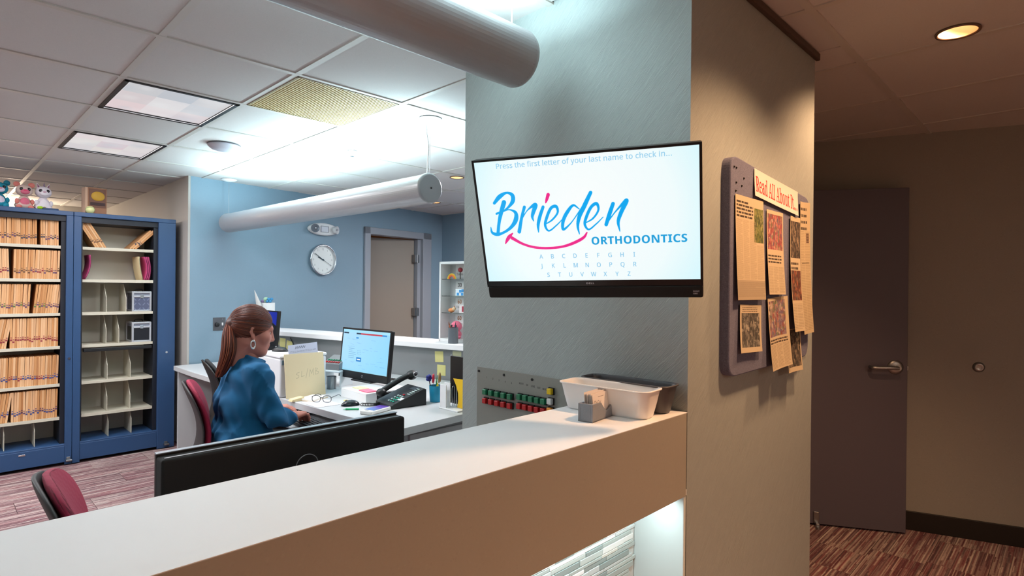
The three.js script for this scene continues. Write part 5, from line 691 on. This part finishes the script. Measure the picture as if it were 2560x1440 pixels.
{ const W = thing('person', 'woman with a red-brown ponytail in a teal jacket typing at the desk, seen from behind', 'person', [1.17, 0, -3.13]);
  W.position.set(0, 0, 0);
  const B = [1.165, 0, -3.13], tf = [0.989, 0, 0.149], tr = [-0.149, 0, 0.989], up = [0, 1, 0], T = (a, b, c) => add(B, [tf, a], [up, b], [tr, c]);
  const O = [1.212, 1.197, -3.116], hp = 0.14, hf0 = [0.983, 0, 0.184], hr = [-0.184, 0, 0.983], hf = add([0, 0, 0], [hf0, Math.cos(hp)], [up, -Math.sin(hp)]), hu = add([0, 0, 0], [hf0, Math.sin(hp)], [up, Math.cos(hp)]);
  const Hd = (a, b, c) => add(O, [hf, a], [hu, b], [hr, c]);
  const skin = std(0xb67464, 0.55), jacketM = std(0x03547f, 0.92), hairM = [0x4a1e12, 0x6b2c18, 0x8a4426].map((c) => std(c, 0.42));
  // jacket
  const sR = T(0.03, 0.99, 0.200), eR = [1.222, 0.785, -2.880], wR = [1.375, 0.738, -3.015], sL = T(0.03, 0.99, -0.200), eL = T(0.12, 0.79, -0.25), wL = [1.385, 0.738, -3.285];
  const jb = [[T(0.02, 0.50, -0.12), T(0.02, 0.50, 0.13), 0.150, 0.155], [T(0.0, 0.66, -0.10), T(0.0, 0.66, 0.11), 0.135, 0.137], [T(0.0, 0.83, -0.10), T(0.0, 0.83, 0.10), 0.122, 0.122], [T(0.015, 0.95, -0.10), T(0.015, 0.95, 0.10), 0.098, 0.098], [T(0.03, 1.025, -0.03), sR, 0.062, 0.064], [T(0.03, 1.025, 0.03), sL, 0.062, 0.064], [T(0.03, 1.0, 0), T(0.045, 1.05, 0), 0.075, 0.062],
    [sR, eR, 0.064, 0.057], [eR, wR, 0.055, 0.040], [sL, eL, 0.064, 0.057], [eL, wL, 0.055, 0.040]];
  const jf = bones(jb, 0.036), neckTop = T(0.055, 1.066, 0), cuff = (p, w, e) => { const d = [w[0] - e[0], w[1] - e[1], w[2] - e[2]], L = Math.hypot(...d); return ((p[0] - w[0]) * d[0] + (p[1] - w[1]) * d[1] + (p[2] - w[2]) * d[2]) / L - 0.004; };
  const jacketField = (p) => {
    let d = jf(p); const x = p[0] * 1.0 + p[2] * 0.7, y = p[1], z = p[2] - p[0] * 0.7;
    d -= 0.007 * Math.pow(1 - Math.abs(Math.sin(8 * y + 6.5 * x + 1.6 * Math.sin(6 * z) + 0.6)), 3) + 0.006 * Math.pow(1 - Math.abs(Math.sin(9 * z - 5 * y + 1.4 * Math.sin(7 * x))), 3) - 0.006; d += 0.006 * Math.sin(22 * y + 17 * x + 3 * Math.sin(13 * z)) * Math.sin(15 * z - 9 * y + 2 * Math.sin(9 * x)) + 0.0045 * Math.sin(48 * y - 26 * z + 4 * Math.sin(19 * x));
    const eb = Math.hypot(p[0] - eR[0], p[1] - eR[1], p[2] - eR[2]); if (eb < 0.16) d += 0.009 * (1 - eb / 0.16) * Math.sin(85 * (p[1] * 0.8 + p[0] * 0.5));
    const cutN = (p[1] - neckTop[1]) * 0.93 + ((p[0] - neckTop[0]) * tf[0] + (p[2] - neckTop[2]) * tf[2]) * 0.37; d = Math.max(d, cutN);
    const h1 = Math.hypot(p[0] - wR[0], p[1] - wR[1], p[2] - wR[2]), h2 = Math.hypot(p[0] - wL[0], p[1] - wL[1], p[2] - wL[2]); if (h1 < 0.09) d = Math.max(d, cuff(p, wR, eR)); if (h2 < 0.09) d = Math.max(d, cuff(p, wL, eL));
    return d; };
  part('jacket', surface(jacketField, [1.20, 0.73, -3.10], 0.44, 88), jacketM, W, 'teal blue jacket');
  const collar = []; for (let i = 0; i < 26; i++) { const a = i / 26 * Math.PI * 2; collar.push(add(T(0.046, 1.062, 0), [tf, 0.060 * Math.cos(a)], [tr, 0.066 * Math.sin(a)], [up, -0.024 * Math.cos(a)])); } part('collar', tube(collar, 0.010, 10, 100, true), jacketM, W);
  // trousers and shoes
  const leg = (s) => [[T(0.02, 0.555, s * 0.09), T(0.40, 0.55, s * 0.10), 0.098, 0.072], [T(0.40, 0.54, s * 0.10), T(0.36, 0.12, s * 0.10), 0.068, 0.046]];
  part('trousers', surface(bones([...leg(1), ...leg(-1), [T(0.0, 0.56, -0.07), T(0, 0.56, 0.07), 0.105, 0.105]], 0.05), [1.36, 0.36, -3.10], 0.36, 60), std(0x14171f, 0.8), W);
  for (const s of [1, -1]) part('shoe', surface(bones([[T(0.34, 0.055, s * 0.10), T(0.46, 0.035, s * 0.11), 0.042, 0.030], [T(0.35, 0.10, s * 0.10), T(0.35, 0.06, s * 0.10), 0.042, 0.042]], 0.03), T(0.40, 0.07, s * 0.10), 0.14, 40), std(0x101012, 0.5), W);
  // one continuous body: torso, arms, neck, then finer head and hands joined into the same geometry
  const slim = bones([[T(0, 0.54, -0.08), T(0, 0.54, 0.08), 0.11, 0.11], [T(0, 0.80, -0.07), T(0, 0.80, 0.07), 0.095, 0.095], [T(0.02, 0.95, -0.08), T(0.02, 0.95, 0.08), 0.078, 0.078], [T(0.03, 0.99, -0.16), T(0.03, 0.99, 0.16), 0.045, 0.045], [sR, eR, 0.040, 0.030], [eR, wR, 0.029, 0.025], [sL, eL, 0.040, 0.030], [eL, wL, 0.029, 0.025], [wR, add(wR, [[0.8, -0.06, -0.6], 0.025]), 0.026, 0.024], [wL, add(wL, [[0.9, -0.06, 0.4], 0.025]), 0.026, 0.024], [T(0.035, 1.0, 0), Hd(-0.035, -0.06, 0), 0.058, 0.050]], 0.04);
  const ell = (p, c, r) => { const q = [p[0] - c[0], p[1] - c[1], p[2] - c[2]], a = (q[0] * hf[0] + q[1] * hf[1] + q[2] * hf[2]) / r[0], b = (q[0] * hu[0] + q[1] * hu[1] + q[2] * hu[2]) / r[1], e = (q[0] * hr[0] + q[1] * hr[1] + q[2] * hr[2]) / r[2]; return (Math.hypot(a, b, e) - 1) * Math.min(...r); };
  const skullC = Hd(-0.01, 0.035, 0), faceC = Hd(0.032, -0.03, 0);
  const hb = [[Hd(0.062, -0.098, 0), Hd(0.060, -0.096, 0), 0.021, 0.021, 0.03], [Hd(0.090, 0.014, 0), Hd(0.103, -0.028, 0), 0.008, 0.0125, 0.012], [Hd(0.094, -0.032, -0.011), Hd(0.094, -0.032, 0.011), 0.008, 0.008, 0.008], [Hd(0.079, 0.028, -0.032), Hd(0.079, 0.028, 0.032), 0.012, 0.012, 0.02], [Hd(0.058, -0.022, -0.042), Hd(0.045, -0.018, -0.05), 0.018, 0.018, 0.03], [Hd(0.058, -0.022, 0.042), Hd(0.045, -0.018, 0.05), 0.018, 0.018, 0.03],
    [Hd(0.085, -0.058, -0.014), Hd(0.085, -0.058, 0.014), 0.0075, 0.0075, 0.008], [Hd(0.082, -0.071, -0.012), Hd(0.082, -0.071, 0.012), 0.008, 0.008, 0.008], [Hd(-0.015, -0.055, -0.054), Hd(0.05, -0.096, -0.018), 0.017, 0.016, 0.03], [Hd(-0.015, -0.055, 0.054), Hd(0.05, -0.096, 0.018), 0.017, 0.016, 0.03], [Hd(-0.035, -0.055, 0), Hd(-0.05, -0.15, 0), 0.054, 0.055, 0.04]];
  const ears = []; for (const s of [-1, 1]) { const q = [[0.004, 0.024], [-0.008, 0.032], [-0.022, 0.024], [-0.024, 0.004], [-0.014, -0.016], [-0.004, -0.030]]; for (let i = 0; i < 5; i++) ears.push([Hd(q[i][0], q[i][1], s * (0.076 + 0.010 * Math.sin(i / 5 * 3))), Hd(q[i + 1][0], q[i + 1][1], s * (0.076 + 0.010 * Math.sin((i + 1) / 5 * 3))), 0.0062, 0.0062, 0.004]); ears.push([Hd(-0.012, 0.016, s * 0.075), Hd(-0.008, -0.014, s * 0.074), 0.008, 0.007, 0.006]); }
  const headField = (p) => { let d = smin(ell(p, skullC, [0.094, 0.094, 0.075]), ell(p, faceC, [0.060, 0.088, 0.057]), 0.04); for (const b of hb) d = smin(d, capsule(p, b[0], b[1], b[2], b[3]), b[4]); for (const b of ears) d = smin(d, capsule(p, b[0], b[1], b[2], b[3]), b[4]);
    for (const s of [-1, 1]) { const e = Hd(0.086, 0.006, s * 0.031), q = Math.hypot(p[0] - e[0], p[1] - e[1], p[2] - e[2]) - 0.012; d = -smin(-d, q, 0.012); } return d; };
  function handField(w, fwd, side, thumb) {                          // palm down; thumb = -1 or +1 along side
    const F = fwd, S = side, U = up, H = (a, b, c) => add(w, [F, a], [U, b], [S, c]), list = [[H(-0.01, 0, 0), H(0.02, 0.004, 0), 0.025, 0.024]];
    for (let i = 0; i < 4; i++) { const c = (-0.030 + i * 0.020) * -thumb * -1, k = [0.95, 1.06, 1.0, 0.82][thumb > 0 ? 3 - i : i], b0 = H(0.078 - Math.abs(i - 1.5) * 0.004, 0.007, c), sp = (i - 1.5) * 0.06;
      list.push([H(0.012, 0.002, c * 0.6), b0, 0.017, 0.0125]); const q = [20, 52, 74].map((g) => (g + (i === 2 ? 6 : i * 3)) * Math.PI / 180), ls = [0.040, 0.024, 0.019].map((v) => v * k); let p = b0; for (let j = 0; j < 3; j++) { const n = add(p, [F, ls[j] * Math.cos(q[j])], [U, -ls[j] * Math.sin(q[j])], [S, ls[j] * sp]); list.push([p, n, 0.0092 - j * 0.0007, 0.0086 - j * 0.0007]); p = n; } }
    const t0 = H(0.012, -0.004, thumb * 0.022), t1 = H(0.042, -0.010, thumb * 0.046), t2 = H(0.068, -0.020, thumb * 0.050), t3 = H(0.088, -0.032, thumb * 0.044); list.push([t0, t1, 0.0135, 0.011], [t1, t2, 0.0105, 0.0095], [t2, t3, 0.0092, 0.0078]);
    return (p) => { let d = 1e3; for (const b of list) d = smin(d, capsule(p, ...b), 0.008); return d; };
  }
  const fR = [0.86, -0.06, -0.50], rR = [0.50, 0, 0.86], fL = [0.95, -0.06, 0.30], rL = [-0.30, 0, 0.95];
  const hR = add(wR, [fR, 0.012], [up, 0.004]), hL = add(wL, [fL, 0.012], [up, 0.004]);
  part('body', merge([surface((p) => Math.max(slim(p), (p[0] - O[0]) * 0 + p[1] - 1.10), [1.22, 0.78, -3.11], 0.40, 66), surface(headField, add(O, [up, -0.02]), 0.152, 84), surface(handField(hR, fR, rR, -1), add(hR, [fR, 0.05], [up, -0.01]), 0.105, 70), surface(handField(hL, fL, rL, 1), add(hL, [fL, 0.05], [up, -0.01]), 0.105, 70)]), skin, W, 'fair skin');
  for (const s of [-1, 1]) { const e = part('eye', ball(0.0095, ...Hd(0.0735, 0.006, s * 0.031)), std(0xe8e4e0, 0.3), W); part('iris', ball(0.0055, ...Hd(0.079, 0.004, s * 0.032)), std(0x3a2a20, 0.3), e); part('eyebrow', tube([Hd(0.088, 0.028, s * 0.016), Hd(0.086, 0.034, s * 0.032), Hd(0.074, 0.030, s * 0.048)], 0.0024, 6), hairM[1], W); }
  part('lips', tube([Hd(0.083, -0.063, -0.018), Hd(0.0905, -0.064, -0.008), Hd(0.0905, -0.064, 0.008), Hd(0.083, -0.063, 0.018)], 0.003, 8), std(0xa5584e, 0.5), W);
  // hair
  const capC = Hd(-0.016, 0.042, 0), capR = [0.106, 0.101, 0.086], tieL = [-0.118, 0.035, 0];
  const hairField = (p) => { const q = [p[0] - O[0], p[1] - O[1], p[2] - O[2]], a = q[0] * hf[0] + q[1] * hf[1] + q[2] * hf[2], b = q[0] * hu[0] + q[1] * hu[1] + q[2] * hu[2], c = q[0] * hr[0] + q[1] * hr[1] + q[2] * hr[2]; let d = ell(p, capC, capR); const cut = 0.55 * a - 0.83 * b - 0.014 + 0.004 * Math.sin(40 * b + 1); d = -smin(-d, -cut, 0.008); d = smin(d, Math.hypot(a + 0.105, b - 0.035, c) - 0.026, 0.03); return d; };
  const cap = part('hair', surface(hairField, capC, 0.135, 80), hairM[0], W, 'red-brown hair drawn back');
  const strands = [[], [], []]; const taper = (pts, r, n = 5) => { const g = tube(pts, r, n, 14); return g; };
  const onCap = (v) => { const L = Math.hypot(v[0] / capR[0], v[1] / capR[1], v[2] / capR[2]); return v.map((m) => m / L); };
  for (let i = 0; i < 760; i++) {                                  // fine strands along meridians of the cap, from the hairline to the tie
    const th = rr(-3.14, 3.14), at = (ps, k) => { const v = [-Math.cos(ps), Math.sin(ps) * Math.cos(th), Math.sin(ps) * Math.sin(th)], L = Math.hypot(v[0] / capR[0], v[1] / capR[1], v[2] / capR[2]); return [-0.016 + v[0] / L * k, 0.042 + v[1] / L * k, v[2] / L * k]; };
    let end = 0.15; for (; end < 2.75; end += 0.03) { const q = at(end, 1); if (0.55 * q[0] - 0.83 * q[1] - 0.012 > 0) break; }
    const lift = 1 + rr(0.002, 0.028), from = rnd() < 0.6 ? 1 : rr(0.6, 1), pts = []; for (let k = 0; k <= 8; k++) pts.push(Hd(...at((end * from) * (1 - k / 8) + 0.10 * k / 8, lift + 0.02 * Math.sin(Math.PI * k / 8))));
    strands[rnd() < 0.5 ? 0 : rnd() < 0.7 ? 1 : 2].push(tube(pts, rr(0.0007, 0.0016), 5, 12)); }
  strands.forEach((s, i) => s.length && part('hair_strands', merge(s), hairM[i], cap));
  const pp = [Hd(-0.118, 0.035, 0), [1.096, 1.212, -3.128], [1.092, 1.165, -3.112], [1.082, 1.095, -3.098], [1.062, 1.02, -3.108], [1.046, 0.975, -3.122]], pc = new THREE.CatmullRomCurve3(pp.map((p) => V(...p)));
  const tails = [[], [], []]; for (let i = 0; i < 300; i++) { const a = rr(0, 6.283), k = Math.sqrt(rnd()), pts = [], end = rr(0.82, 1), tw = rr(-0.5, 0.5); for (let j = 0; j <= 9; j++) { const q = j / 9 * end, c = pc.getPoint(q), R = (0.011 + 0.036 * Math.sin(Math.PI * Math.min(1, q * 0.80 + 0.08))) * k; pts.push([c.x + R * Math.cos(a + tw * q) * 0.75, c.y + R * 0.15 * Math.sin(a), c.z + R * Math.sin(a + tw * q) * 1.0]); } tails[rnd() < 0.3 ? 0 : rnd() < 0.55 ? 1 : 2].push(tube(pts, rr(0.0012, 0.0028), 5, 16)); }
  const tail = part('ponytail', merge(tails[0]), hairM[0], W); part('strands', merge(tails[1]), hairM[1], tail); part('strands', merge(tails[2]), hairM[2], tail);
  const tie = part('hair_tie', new THREE.TorusGeometry(0.014, 0.006, 10, 28), matteBlack, W); tie.position.set(...Hd(-0.121, 0.035, 0)); tie.lookAt(...Hd(-0.3, 0.06, 0)); part('clasp', bx(-0.004, 0.004, -0.012, 0.012, -0.003, 0.003, 0.001), chrome, W).position.set(...Hd(-0.118, 0.030, 0.021));
  for (const s of [1, -1]) { const e = part('earring', new THREE.TorusGeometry(0.0125, 0.0034, 10, 36).scale(1, 1.6, 1), std(0xe4e4e6, 0.2, 0.8), W); e.position.set(...Hd(-0.005, -0.058, s * 0.084)); e.rotation.y = Math.atan2(-hf0[2], hf0[0]) + 0.35; }
}
renderer.render(scene, camera);
